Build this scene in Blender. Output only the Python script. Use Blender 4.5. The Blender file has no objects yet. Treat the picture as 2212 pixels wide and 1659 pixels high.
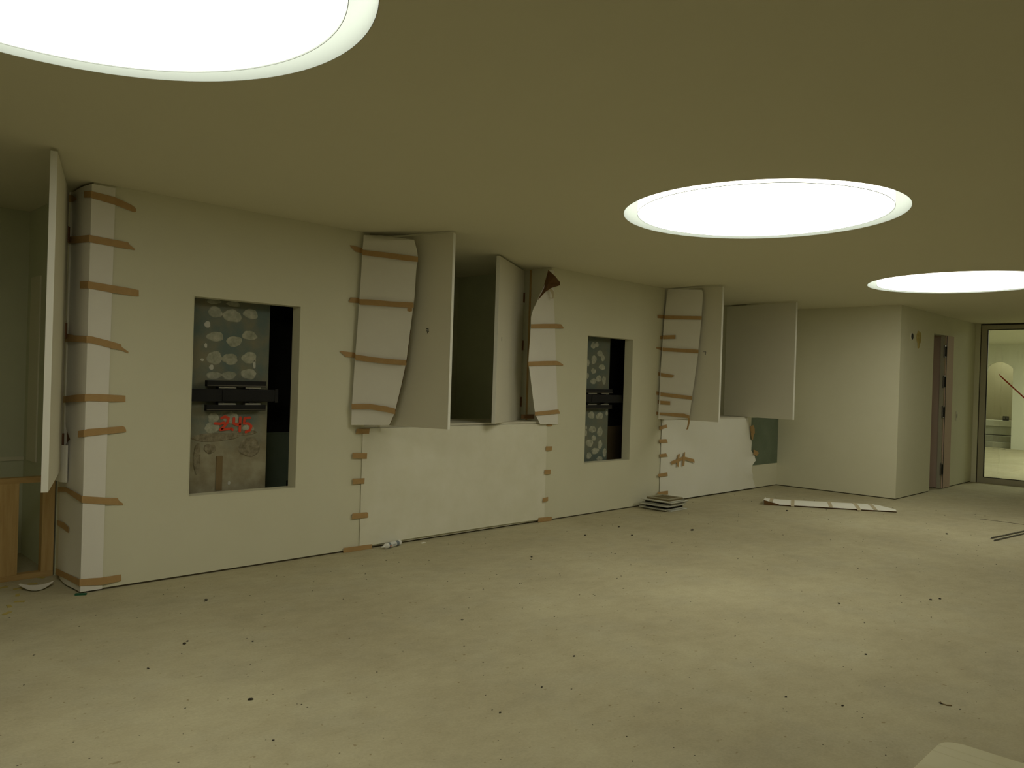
import bpy, bmesh, math, random
from mathutils import Vector, Matrix, noise
random.seed(7)
S = bpy.context.scene
COL = S.collection

# ------------------------------------------------------------------ camera, world, exposure
cam_data = bpy.data.cameras.new('camera')
cam_data.sensor_width = 36.0
cam_data.lens = 1693.444 * 36.0 / 2212.0
cam_data.clip_start = 0.02
cam = bpy.data.objects.new('camera', cam_data)
COL.objects.link(cam)
cam.matrix_world = Matrix(((0.704996, -0.018955, -0.708958, 0.0),
                           (-0.708536, 0.024782, -0.705239, 0.0),
                           (0.030938, 0.999513, 0.004041, 1.5377),
                           (0, 0, 0, 1)))
S.camera = cam
world = bpy.data.worlds.new('world'); S.world = world
world.use_nodes = True
world.node_tree.nodes['Background'].inputs[0].default_value = (0.5, 0.5, 0.42, 1)
world.node_tree.nodes['Background'].inputs[1].default_value = 0.0
S.view_settings.view_transform = 'Standard'
S.view_settings.look = 'None'
S.view_settings.exposure = 0.0
S.view_settings.gamma = 1.0
S.view_settings.use_curve_mapping = False
LAMP = 4.05                     # strength of the luminous drums
LAMP_COL = (1.0, 0.97, 0.80)
H = 2.8                        # ceiling height
D = 5.81                       # front face of the left wall (y)
DB = 6.43                      # its back face
RX, RY = -3.6, -3.6            # rear and right limits of the room
NY = 7.36                      # back of the niches
EX, EY = 11.90, 4.0            # projecting end box
GX = 15.68                     # glazed screen
FX = 26.4                      # far wall behind the glass

# ------------------------------------------------------------------ materials
def mat(name, col, rough=0.85, col2=None, scale=3.0, amt=0.5, bump=0.0, bscale=60.0, detail=6.0, metal=0.0, spec=0.3, stretch=None, fine=None):
    m = bpy.data.materials.new(name); m.use_nodes = True
    nt = m.node_tree; b = nt.nodes['Principled BSDF']
    b.inputs['Roughness'].default_value = rough
    b.inputs['Metallic'].default_value = metal
    b.inputs['Specular IOR Level'].default_value = spec
    b.inputs['Base Color'].default_value = (*col, 1)
    tc = nt.nodes.new('ShaderNodeTexCoord'); src = tc.outputs['Object']
    if stretch:
        mp = nt.nodes.new('ShaderNodeMapping'); mp.inputs['Scale'].default_value = stretch
        nt.links.new(src, mp.inputs[0]); src = mp.outputs[0]
    if col2:
        n = nt.nodes.new('ShaderNodeTexNoise'); n.inputs['Scale'].default_value = scale; n.inputs['Detail'].default_value = detail
        n.inputs['Roughness'].default_value = 0.6
        nt.links.new(src, n.inputs['Vector'])
        r = nt.nodes.new('ShaderNodeValToRGB')
        r.color_ramp.elements[0].position = 0.5 - amt / 2; r.color_ramp.elements[1].position = 0.5 + amt / 2
        r.color_ramp.elements[0].color = (*col, 1); r.color_ramp.elements[1].color = (*col2, 1)
        nt.links.new(n.outputs[0], r.inputs[0]); out = r.outputs[0]
        if fine:
            n2 = nt.nodes.new('ShaderNodeTexNoise'); n2.inputs['Scale'].default_value = fine[0]; n2.inputs['Detail'].default_value = 8
            nt.links.new(src, n2.inputs['Vector'])
            r2 = nt.nodes.new('ShaderNodeValToRGB')
            r2.color_ramp.elements[0].position = fine[1]; r2.color_ramp.elements[1].position = fine[2]
            r2.color_ramp.elements[0].color = (*fine[3], 1); r2.color_ramp.elements[1].color = (1, 1, 1, 1)
            nt.links.new(n2.outputs[0], r2.inputs[0])
            mx = nt.nodes.new('ShaderNodeMixRGB'); mx.blend_type = 'MULTIPLY'; mx.inputs[0].default_value = 1
            nt.links.new(out, mx.inputs[1]); nt.links.new(r2.outputs[0], mx.inputs[2]); out = mx.outputs[0]
        nt.links.new(out, b.inputs['Base Color'])
    if bump:
        n3 = nt.nodes.new('ShaderNodeTexNoise'); n3.inputs['Scale'].default_value = bscale; n3.inputs['Detail'].default_value = 4
        nt.links.new(src, n3.inputs['Vector'])
        bp = nt.nodes.new('ShaderNodeBump'); bp.inputs['Strength'].default_value = bump; bp.inputs['Distance'].default_value = 0.01
        nt.links.new(n3.outputs[0], bp.inputs['Height']); nt.links.new(bp.outputs[0], b.inputs['Normal'])
    return m

def emit(name, col, s):
    m = bpy.data.materials.new(name); m.use_nodes = True
    nt = m.node_tree; nt.nodes.clear()
    e = nt.nodes.new('ShaderNodeEmission'); e.inputs[0].default_value = (*col, 1); e.inputs[1].default_value = s
    o = nt.nodes.new('ShaderNodeOutputMaterial'); nt.links.new(e.outputs[0], o.inputs[0])
    return m

M = {}
M['wall'] = mat('wall_plaster', (0.74, 0.72, 0.55), 0.9, (0.79, 0.77, 0.60), 1.3, 0.5, 0.06, 25, spec=0.1)
M['ceil'] = mat('ceiling_plaster', (0.74, 0.71, 0.54), 0.95, (0.76, 0.73, 0.56), 0.8, 0.6, spec=0.0)
def floor_material():
    m = bpy.data.materials.new('dusty_concrete_floor'); m.use_nodes = True
    nt = m.node_tree; b = nt.nodes['Principled BSDF']; b.inputs['Roughness'].default_value = 0.88; b.inputs['Specular IOR Level'].default_value = 0.15
    tc = nt.nodes.new('ShaderNodeTexCoord')
    def nz(scale, detail=6, rough=0.6, st=None, dist=0.0):
        n = nt.nodes.new('ShaderNodeTexNoise'); n.inputs['Scale'].default_value = scale; n.inputs['Detail'].default_value = detail
        n.inputs['Roughness'].default_value = rough; n.inputs['Distortion'].default_value = dist
        if st:
            mp = nt.nodes.new('ShaderNodeMapping'); mp.inputs['Scale'].default_value = st; mp.inputs['Rotation'].default_value = (0, 0, 0.5)
            nt.links.new(tc.outputs['Object'], mp.inputs[0]); nt.links.new(mp.outputs[0], n.inputs['Vector'])
        else: nt.links.new(tc.outputs['Object'], n.inputs['Vector'])
        return n.outputs[0]
    def ramp(src, p0, p1, c0, c1):
        r = nt.nodes.new('ShaderNodeValToRGB'); r.color_ramp.elements[0].position = p0; r.color_ramp.elements[1].position = p1
        r.color_ramp.elements[0].color = (*c0, 1); r.color_ramp.elements[1].color = (*c1, 1); nt.links.new(src, r.inputs[0]); return r.outputs[0]
    def mul(a, c, f=1.0):
        x = nt.nodes.new('ShaderNodeMixRGB'); x.blend_type = 'MULTIPLY'; x.inputs[0].default_value = f
        nt.links.new(a, x.inputs[1]); nt.links.new(c, x.inputs[2]); return x.outputs[0]
    base = ramp(nz(0.9, 8, 0.65), 0.32, 0.68, (0.455, 0.41, 0.275), (0.56, 0.52, 0.355))
    o = mul(base, ramp(nz(6, 8, 0.7, (1, 1.5, 1)), 0.30, 0.60, (0.90, 0.88, 0.86), (1.02, 1.02, 1.02)))
    o = mul(o, ramp(nz(2.2, 5, 0.6), 0.36, 0.52, (0.97, 0.98, 1.0), (1.0, 1.0, 0.99)))
    o = mul(o, ramp(nz(28, 4, 0.55), 0.27, 0.335, (0.62, 0.55, 0.45), (1, 1, 1)))      # small brown spots
    o = mul(o, ramp(nz(13, 3, 0.5, (1, 2.2, 1)), 0.24, 0.29, (0.72, 0.68, 0.6), (1, 1, 1)))
    o = mul(o, ramp(nz(70, 4, 0.6), 0.35, 0.65, (0.95, 0.95, 0.95), (1.04, 1.04, 1.04)))
    nt.links.new(o, b.inputs['Base Color'])
    bp = nt.nodes.new('ShaderNodeBump'); bp.inputs['Strength'].default_value = 0.15; bp.inputs['Distance'].default_value = 0.01
    nt.links.new(nz(35, 4), bp.inputs['Height']); nt.links.new(bp.outputs[0], b.inputs['Normal'])
    return m
M['floor'] = floor_material()
M['shutter'] = mat('shutter_paint', (0.74, 0.71, 0.59), 0.75, (0.77, 0.74, 0.61), 2, 0.5, spec=0.2)
M['edge'] = mat('lit_shutter_edge', (0.84, 0.83, 0.74), 0.6, spec=0.3)  # paler than the leaf: light falling on the edges put into the colour
M['paper'] = mat('white_cover_paper', (0.86, 0.83, 0.76), 0.8, (0.90, 0.88, 0.81), 3, 0.5, 0.10, 8, spec=0.15)
M['fleece'] = mat('off_white_fleece', (0.82, 0.80, 0.64), 0.9, (0.88, 0.86, 0.72), 3.5, 0.35, 0.15, 6, spec=0.1)
M['sheetw'] = mat('white_sheet', (0.88, 0.87, 0.76), 0.9, (0.91, 0.90, 0.82), 2, 0.5, 0.12, 5, spec=0.1)
M['kraft'] = mat('brown_kraft', (0.24, 0.13, 0.06), 0.8, (0.29, 0.165, 0.075), 8, 0.5, spec=0.2)
M['tape'] = mat('brown_paper_tape', (0.46, 0.29, 0.12), 0.6, (0.52, 0.34, 0.15), 18, 0.5, spec=0.35)
M['tapepale'] = mat('pale_masking_tape', (0.58, 0.50, 0.33), 0.6, spec=0.3)
M['green'] = mat('green_plasterboard', (0.15, 0.19, 0.13), 0.85, (0.20, 0.24, 0.17), 4, 0.5, spec=0.15, fine=(14, 0.2, 0.35, (1.3, 1.3, 1.3)))
M['greenpale'] = mat('pale_green_plasterboard', (0.26, 0.30, 0.22), 0.85, (0.31, 0.35, 0.26), 4, 0.5, spec=0.15)
M['nichewall'] = mat('green_board_wall', (0.58, 0.60, 0.44), 0.88, (0.64, 0.66, 0.49), 2, 0.5, spec=0.1)
M['filler'] = mat('filled_joint', (0.34, 0.33, 0.25), 0.9, spec=0.1)
M['dark'] = mat('shadow_gap_and_joint', (0.14, 0.12, 0.08), 0.9, spec=0.1)  # shade of the gap under the walls as colour; also the floor joint
M['void'] = mat('unlit_hollow_black', (0.012, 0.012, 0.011), 0.9, (0.02, 0.019, 0.016), 3, 0.5, spec=0.1)  # black stands in for the missing light inside the hollow wall
M['board'] = mat('brown_hardboard', (0.22, 0.16, 0.08), 0.8, (0.26, 0.19, 0.10), 5, 0.5, spec=0.1)
M['steel'] = mat('black_steel', (0.007, 0.0075, 0.0075), 0.5, (0.012, 0.012, 0.012), 6, 0.5, metal=0.3, spec=0.4)
M['bright'] = mat('bare_steel', (0.5, 0.5, 0.46), 0.35, metal=0.8)
M['pine'] = mat('pine_timber', (0.50, 0.33, 0.13), 0.75, (0.62, 0.44, 0.20), 5, 0.4, spec=0.2, stretch=(8, 8, 0.6))
M['pinex'] = mat('pine_timber_rail', (0.46, 0.30, 0.12), 0.75, (0.56, 0.39, 0.17), 5, 0.4, spec=0.2, stretch=(0.6, 8, 8))
M['primer'] = mat('pink_primed_door_board', (0.56, 0.42, 0.34), 0.8, (0.60, 0.46, 0.37), 3, 0.5, spec=0.2)
M['brass'] = mat('brown_hinge', (0.22, 0.11, 0.05), 0.5, metal=0.5)
M['hinge'] = mat('steel_hinge', (0.16, 0.15, 0.13), 0.4, metal=0.7)
M['lamprim'] = mat('lamp_rim_white', (0.32, 0.355, 0.345), 0.8, spec=0.1)
M['frame'] = mat('grey_aluminium_frame', (0.44, 0.41, 0.31), 0.5, (0.48, 0.45, 0.34), 3, 0.5, metal=0.2, spec=0.4)
M['gasket'] = mat('black_gasket', (0.015, 0.014, 0.012), 0.7)
M['red'] = mat('red_tape', (0.62, 0.07, 0.02), 0.6)
M['redpaint'] = mat('red_spray_paint', (0.75, 0.08, 0.035), 0.7)
M['ink'] = mat('pencil_ink', (0.03, 0.025, 0.02), 0.8)
M['jointpale'] = mat('pale_joint_filler', (0.74, 0.72, 0.56), 0.9, spec=0.1)
M['greentape'] = mat('dark_green_tape', (0.02, 0.12, 0.06), 0.6)
M['render'] = mat('old_render', (0.17, 0.145, 0.09), 0.92, (0.38, 0.34, 0.24), 26, 0.4, 0.9, 45)
M['foam'] = mat('yellow_foam', (0.42, 0.32, 0.08), 0.9, (0.55, 0.45, 0.18), 20, 0.5)
M['farwall'] = mat('far_room_wall', (0.74, 0.74, 0.60), 0.9, (0.78, 0.78, 0.64), 1, 0.5, spec=0.1)
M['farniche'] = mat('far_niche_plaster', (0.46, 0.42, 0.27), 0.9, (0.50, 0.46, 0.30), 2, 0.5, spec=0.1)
M['stone'] = mat('concrete_step', (0.36, 0.35, 0.26), 0.9, (0.44, 0.43, 0.33), 6, 0.5)
M['white'] = mat('white_plastic', (0.82, 0.82, 0.78), 0.45, spec=0.4)
M['label'] = mat('grey_blue_print', (0.20, 0.24, 0.27), 0.5)
M['labelw'] = mat('pale_print', (0.72, 0.73, 0.70), 0.5)
M['orange'] = mat('orange_print', (0.70, 0.24, 0.12), 0.5)
M['crumb'] = mat('dark_crumb', (0.05, 0.042, 0.03), 0.85)
M['chip'] = mat('yellow_wood_chip', (0.50, 0.40, 0.12), 0.85)
M['cream'] = mat('cream_board', (0.80, 0.77, 0.52), 0.6, (0.84, 0.80, 0.56), 5, 0.5, spec=0.25, fine=(7, 0.25, 0.4, (0.94, 0.9, 0.85)))
M['panelw'] = mat('white_coated_metal', (0.66, 0.66, 0.58), 0.5, spec=0.3)
M['panelo'] = mat('olive_board', (0.16, 0.13, 0.06), 0.8, (0.20, 0.165, 0.08), 9, 0.5)
M['panelrim'] = mat('grey_beige_rim', (0.40, 0.37, 0.26), 0.7)
M['dab'] = mat('plaster_dab', (0.30, 0.31, 0.23), 0.9, (0.54, 0.54, 0.43), 16, 0.35, 0.9, 40)
M['dabw'] = mat('white_plaster_splash', (0.62, 0.62, 0.55), 0.9)
M['farfill'] = emit('added_far_glow', (1.0, 1.0, 0.84), LAMP * 2.8)  # glow of the unseen lights added behind the glass
M['lamp'] = emit('luminous_fabric', LAMP_COL, LAMP)

def column_material():
    m = bpy.data.materials.new('painted_concrete'); m.use_nodes = True
    nt = m.node_tree; b = nt.nodes['Principled BSDF']; b.inputs['Roughness'].default_value = 0.85
    tc = nt.nodes.new('ShaderNodeTexCoord')
    def noise_(s, d=8):
        n = nt.nodes.new('ShaderNodeTexNoise'); n.inputs['Scale'].default_value = s; n.inputs['Detail'].default_value = d
        nt.links.new(tc.outputs['Object'], n.inputs['Vector']); return n.outputs[0]
    def ramp(src, p0, p1, c0, c1):
        r = nt.nodes.new('ShaderNodeValToRGB'); r.color_ramp.elements[0].position = p0; r.color_ramp.elements[1].position = p1
        r.color_ramp.elements[0].color = (*c0, 1); r.color_ramp.elements[1].color = (*c1, 1)
        nt.links.new(src, r.inputs[0]); return r.outputs[0]
    blue = ramp(noise_(4), 0.40, 0.62, (0.14, 0.185, 0.17), (0.25, 0.235, 0.16))
    beige = ramp(noise_(7), 0.35, 0.65, (0.27, 0.235, 0.15), (0.40, 0.37, 0.26))
    sep = nt.nodes.new('ShaderNodeSeparateXYZ'); nt.links.new(tc.outputs['Object'], sep.inputs[0])
    ad = nt.nodes.new('ShaderNodeMath'); ad.operation = 'MULTIPLY_ADD'; ad.inputs[1].default_value = 0.5
    nt.links.new(noise_(3), ad.inputs[0]); nt.links.new(sep.outputs[2], ad.inputs[2])
    k = ramp(ad.outputs[0], 0.0, 1.0, (0, 0, 0), (1, 1, 1))
    mr = nt.nodes.new('ShaderNodeMapRange'); mr.inputs['From Min'].default_value = 1.18; mr.inputs['From Max'].default_value = 1.40
    nt.links.new(ad.outputs[0], mr.inputs['Value'])
    mx = nt.nodes.new('ShaderNodeMixRGB'); nt.links.new(mr.outputs[0], mx.inputs[0]); nt.links.new(beige, mx.inputs[1]); nt.links.new(blue, mx.inputs[2])
    nt.links.new(mx.outputs[0], b.inputs['Base Color'])
    bp = nt.nodes.new('ShaderNodeBump'); bp.inputs['Strength'].default_value = 0.5; bp.inputs['Distance'].default_value = 0.01
    nt.links.new(noise_(22), bp.inputs['Height']); nt.links.new(bp.outputs[0], b.inputs['Normal'])
    return m
M['column'] = column_material()
M['columnblue'] = mat('blue_painted_concrete', (0.135, 0.175, 0.155), 0.85, (0.21, 0.21, 0.15), 4, 0.3, 0.4, 22)

def glass_material():
    m = bpy.data.materials.new('clear_glass'); m.use_nodes = True
    nt = m.node_tree; nt.nodes.clear()
    o = nt.nodes.new('ShaderNodeOutputMaterial'); mx = nt.nodes.new('ShaderNodeMixShader')
    t = nt.nodes.new('ShaderNodeBsdfTransparent'); g = nt.nodes.new('ShaderNodeBsdfGlossy'); g.inputs['Roughness'].default_value = 0.02
    t.inputs[0].default_value = (0.93, 0.96, 0.92, 1)
    mx.inputs[0].default_value = 0.05
    nt.links.new(t.outputs[0], mx.inputs[1]); nt.links.new(g.outputs[0], mx.inputs[2]); nt.links.new(mx.outputs[0], o.inputs[0])
    return m
M['glass'] = glass_material()

# ------------------------------------------------------------------ helpers
def link(name, me, m, parent=None, smooth=False):
    o = bpy.data.objects.new(name, me); COL.objects.link(o)
    if m is not None and not me.materials: me.materials.append(M[m] if isinstance(m, str) else m)
    if parent is not None: o.parent = parent
    if smooth:
        for p in me.polygons: p.use_smooth = True
        me.set_sharp_from_angle(angle=math.radians(40))
    return o
def from_bm(name, bm, m, parent=None, smooth=False):
    bmesh.ops.recalc_face_normals(bm, faces=bm.faces)
    me = bpy.data.meshes.new(name); bm.to_mesh(me); bm.free()
    return link(name, me, m, parent, smooth)
def bx(bm, x0, x1, y0, y1, z0, z1, mtx=None):
    v = [bm.verts.new((x, y, z)) for x in (x0, x1) for y in (y0, y1) for z in (z0, z1)]
    if mtx is not None:
        for q in v: q.co = mtx @ q.co
    for f in ((0, 1, 3, 2), (4, 6, 7, 5), (0, 4, 5, 1), (2, 3, 7, 6), (0, 2, 6, 4), (1, 5, 7, 3)):
        bm.faces.new([v[i] for i in f])
    return v
def boxes(name, lst, m, parent=None, bevel=0.0, mtx=None):
    bm = bmesh.new()
    for b in lst: bx(bm, *b, mtx=mtx)
    if bevel: bmesh.ops.bevel(bm, geom=list(bm.edges), offset=bevel, segments=2, affect='EDGES', profile=0.6)
    return from_bm(name, bm, m, parent)
def cyl(bm, a, b, r, r2=None, n=20, cap=True):
    a = Vector(a); b = Vector(b); d = (b - a).normalized(); r2 = r if r2 is None else r2
    u = d.orthogonal().normalized(); w = d.cross(u)
    A = []; B = []
    for i in range(n):
        t = 2 * math.pi * i / n; k = u * math.cos(t) + w * math.sin(t)
        A.append(bm.verts.new(a + k * r)); B.append(bm.verts.new(b + k * r2))
    for i in range(n): bm.faces.new((A[i], A[(i + 1) % n], B[(i + 1) % n], B[i]))
    if cap: bm.faces.new(A[::-1]); bm.faces.new(B)
def grid_mesh(rows, thick=0.0):
    """rows: list of rows of points; closed thin solid of the given thickness"""
    bm = bmesh.new()
    R_ = [[Vector(p) for p in r] for r in rows]; n, m = len(R_), len(R_[0])
    if not thick:
        g = [[bm.verts.new(p) for p in r] for r in R_]
        for i in range(n - 1):
            for j in range(m - 1): bm.faces.new((g[i][j], g[i][j + 1], g[i + 1][j + 1], g[i + 1][j]))
        return bm
    thick = max(thick, 0.0015)
    N = []
    for i in range(n):
        row = []
        for j in range(m):
            du = R_[i][min(j + 1, m - 1)] - R_[i][max(j - 1, 0)]; dv = R_[min(i + 1, n - 1)][j] - R_[max(i - 1, 0)][j]
            c = du.cross(dv); row.append(c.normalized() if c.length > 1e-9 else Vector((0, -1, 0)))
        N.append(row)
    A = [[bm.verts.new(R_[i][j] + N[i][j] * thick / 2) for j in range(m)] for i in range(n)]
    B = [[bm.verts.new(R_[i][j] - N[i][j] * thick / 2) for j in range(m)] for i in range(n)]
    for i in range(n - 1):
        for j in range(m - 1):
            bm.faces.new((A[i][j], A[i][j + 1], A[i + 1][j + 1], A[i + 1][j]))
            bm.faces.new((B[i][j], B[i + 1][j], B[i + 1][j + 1], B[i][j + 1]))
    for i in range(n - 1):
        bm.faces.new((A[i][0], A[i + 1][0], B[i + 1][0], B[i][0])); bm.faces.new((A[i][-1], B[i][-1], B[i + 1][-1], A[i + 1][-1]))
    for j in range(m - 1):
        bm.faces.new((A[0][j], B[0][j], B[0][j + 1], A[0][j + 1])); bm.faces.new((A[-1][j], A[-1][j + 1], B[-1][j + 1], B[-1][j]))
    return bm
def lerp(a, b, t): return Vector(a) * (1 - t) + Vector(b) * t
def loft(pairs, nc=10, vsub=4, fn=None):
    """pairs of (left,right) points -> dense rows; fn(point, s, v) may displace"""
    rows = []; n = len(pairs)
    for i in range((n - 1) * vsub + 1):
        k = min(i // vsub, n - 2); t = i / vsub - k
        L = lerp(pairs[k][0], pairs[k + 1][0], t); R = lerp(pairs[k][1], pairs[k + 1][1], t)
        row = []
        for j in range(nc + 1):
            s = j / nc; q = L.lerp(R, s)
            if fn: q = fn(q, s, (k + t) / (n - 1))
            row.append(q)
        rows.append(row)
    return rows
def ribbon(name, cols, m, parent, thick=0.0007):
    rows = [[Vector(a), (Vector(a) + Vector(b)) / 2, Vector(b)] for a, b in cols]
    o = from_bm(name, grid_mesh(rows, thick), m, parent)
    return o
def thing(name, label, cat, loc=(0, 0, 0), rz=0.0, group=None):
    o = bpy.data.objects.new(name, None); COL.objects.link(o); o.empty_display_size = 0.1
    o.location = loc; o.rotation_euler = (0, 0, rz); o['label'] = label; o['category'] = cat
    if group: o['group'] = group
    return o
def tag(o, label, cat, group=None):
    o['label'] = label; o['category'] = cat
    if group: o['group'] = group
    return o
def struct(o): o['kind'] = 'structure'; return o
def dup(root, loc, rz, label, group=None):
    r = root.copy(); COL.objects.link(r); r.location = loc; r.rotation_euler = (0, 0, rz); r['label'] = label
    if group: r['group'] = group
    for ch in list(root.children):
        c = ch.copy(); COL.objects.link(c); c.parent = r
        for g2 in ch.children:
            d2 = g2.copy(); COL.objects.link(d2); d2.parent = c
    return r
def rehome(root):
    """children were modelled in world space: keep them there under a moved root"""
    inv = Matrix.Translation(-root.location)
    for c in root.children:
        if c.type == 'MESH': c.data.transform(inv)
        for g in c.children:
            if g.type == 'MESH': g.data.transform(inv)
def blob(c, w, h, seed, t=0.004, n=14, axis='y'):
    """thin irregular dab on a wall plane facing -y"""
    rnd = random.Random(seed); bm = bmesh.new()
    F_ = []; Bk = []
    ph = [rnd.uniform(0, 6.28) for _ in range(4)]
    for i in range(n):
        a = 2 * math.pi * i / n
        r = 1 + 0.05 * math.sin(2 * a + ph[0]) + 0.06 * math.sin(3 * a + ph[1]) + 0.04 * math.sin(5 * a + ph[2]) + 0.025 * math.sin(8 * a + ph[3])
        px, pz = w / 2 * r * math.cos(a), h / 2 * r * math.sin(a)
        Bk.append(bm.verts.new((c[0] + px, c[1] + 0.001, c[2] + pz)))
        F_.append(bm.verts.new((c[0] + px * 0.86, c[1] - t, c[2] + pz * 0.86)))
    for i in range(n): bm.faces.new((Bk[i], Bk[(i + 1) % n], F_[(i + 1) % n], F_[i]))
    bm.faces.new(F_); bm.faces.new(Bk)
    return bm

# ------------------------------------------------------------------ traced sizes (metres, world space)
T1 = [[[[1.738,5.897,2.745],[1.738,5.893,2.701]],[[1.719,5.798,2.731],[1.72,5.798,2.683]],[[1.741,5.798,2.733],[1.742,5.798,2.686]],[[1.879,5.798,2.721],[1.88,5.798,2.669]],[[1.992,5.804,2.69],[1.993,5.804,2.645]],[[2.016,5.804,2.677],[2.017,5.804,2.642]],[[2.026,5.804,2.664],[2.026,5.804,2.647]]],[[[1.738,6.334,2.779],[1.738,6.329,2.726]],[[1.738,6.149,2.753],[1.738,6.145,2.707]],[[1.738,6.063,2.721],[1.738,6.062,2.711]]],[[[1.738,6.307,2.479],[1.738,6.302,2.431]],[[1.738,6.076,2.455],[1.738,6.071,2.406]],[[1.727,5.798,2.431],[1.728,5.798,2.381]],[[1.749,5.798,2.435],[1.751,5.798,2.386]],[[1.882,5.798,2.428],[1.884,5.798,2.38]],[[1.981,5.804,2.424],[1.982,5.804,2.377]],[[1.986,5.804,2.412],[1.987,5.804,2.377]],[[2.025,5.804,2.385],[2.025,5.804,2.376]]],[[[1.738,5.934,2.13],[1.738,5.93,2.081]],[[1.754,5.798,2.121],[1.756,5.798,2.073]],[[1.877,5.798,2.113],[1.879,5.798,2.061]],[[2.008,5.804,2.104],[2.01,5.804,2.053]],[[2.06,5.804,2.098],[2.061,5.804,2.053]]],[[[1.738,6.326,1.767],[1.738,6.321,1.717]],[[1.738,6.235,1.779],[1.738,6.229,1.716]],[[1.738,6.013,1.76],[1.738,6.009,1.715]],[[1.758,5.798,1.752],[1.759,5.798,1.705]],[[1.879,5.798,1.726],[1.88,5.798,1.678]],[[1.952,5.804,1.708],[1.953,5.804,1.666]],[[1.956,5.804,1.691],[1.957,5.804,1.664]],[[2.002,5.804,1.659],[2.002,5.804,1.648]]],[[[1.738,6.285,1.323],[1.738,6.281,1.279]],[[1.738,6.178,1.331],[1.738,6.174,1.285]],[[1.738,5.941,1.35],[1.738,5.936,1.299]],[[1.753,5.798,1.36],[1.754,5.798,1.311]],[[1.87,5.798,1.357],[1.871,5.798,1.308]],[[1.991,5.804,1.35],[1.992,5.804,1.306]]],[[[1.738,5.885,1.102],[1.738,5.882,1.059]],[[1.75,5.798,1.121],[1.751,5.798,1.071]],[[1.876,5.798,1.129],[1.878,5.798,1.084]],[[1.979,5.804,1.136],[1.98,5.804,1.091]],[[1.994,5.804,1.128],[1.995,5.804,1.092]],[[2.002,5.804,1.107],[2.002,5.804,1.094]]],[[[1.738,6.436,0.646],[1.738,6.433,0.619]],[[1.738,6.297,0.671],[1.738,6.293,0.636]],[[1.738,6.119,0.689],[1.738,6.116,0.657]],[[1.738,5.947,0.683],[1.738,5.943,0.641]],[[1.754,5.798,0.663],[1.756,5.798,0.616]],[[1.87,5.798,0.645],[1.871,5.798,0.597]],[[1.96,5.804,0.633],[1.961,5.804,0.585]],[[1.967,5.804,0.615],[1.968,5.804,0.583]],[[1.995,5.804,0.591],[1.996,5.804,0.58]]],[[[1.738,6.318,0.432],[1.738,6.315,0.397]],[[1.738,6.131,0.437],[1.738,6.126,0.389]],[[1.738,6.032,0.42],[1.738,6.028,0.38]]],[[[1.738,6.337,0.084],[1.738,6.332,0.036]],[[1.738,6.099,0.093],[1.738,6.095,0.052]],[[1.738,5.741,0.102],[1.738,5.737,0.056]],[[1.865,5.798,0.092],[1.866,5.798,0.04]],[[1.997,5.804,0.091],[1.998,5.804,0.046]]]]
P1front = [[[1.711,5.802,2.771],[1.884,5.802,2.793]],[[1.735,5.802,1.425],[1.882,5.802,1.428]],[[1.759,5.802,0.011],[1.863,5.802,0.019]]]
P1ret = [[1.75,5.935,2.799],[1.75,6.397,2.864],[1.75,6.318,1.312],[1.75,6.182,1.002],[1.75,6.318,0.958],[1.75,6.326,0.688],[1.75,6.402,0.066],[1.75,6.303,-0.033],[1.75,5.767,0.02],[1.75,6.301,1.127],[1.75,6.107,0.992]]
P2 = [[[3.914,5.775,2.768],[4.056,5.711,2.783]],[[3.913,5.775,2.726],[4.157,5.375,2.721]],[[3.907,5.775,2.647],[4.166,5.347,2.642]],[[3.904,5.775,2.574],[4.17,5.331,2.57]],[[3.901,5.775,2.471],[4.166,5.345,2.47]],[[3.89,5.775,2.225],[4.163,5.354,2.229]],[[3.878,5.775,1.944],[4.154,5.386,1.953]],[[3.863,5.775,1.675],[4.145,5.414,1.688]],[[3.854,5.775,1.477],[4.133,5.454,1.49]],[[3.845,5.775,1.268],[4.118,5.507,1.28]],[[3.846,5.775,1.198],[4.112,5.526,1.209]],[[3.846,5.775,1.111],[4.099,5.57,1.119]]]
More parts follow.
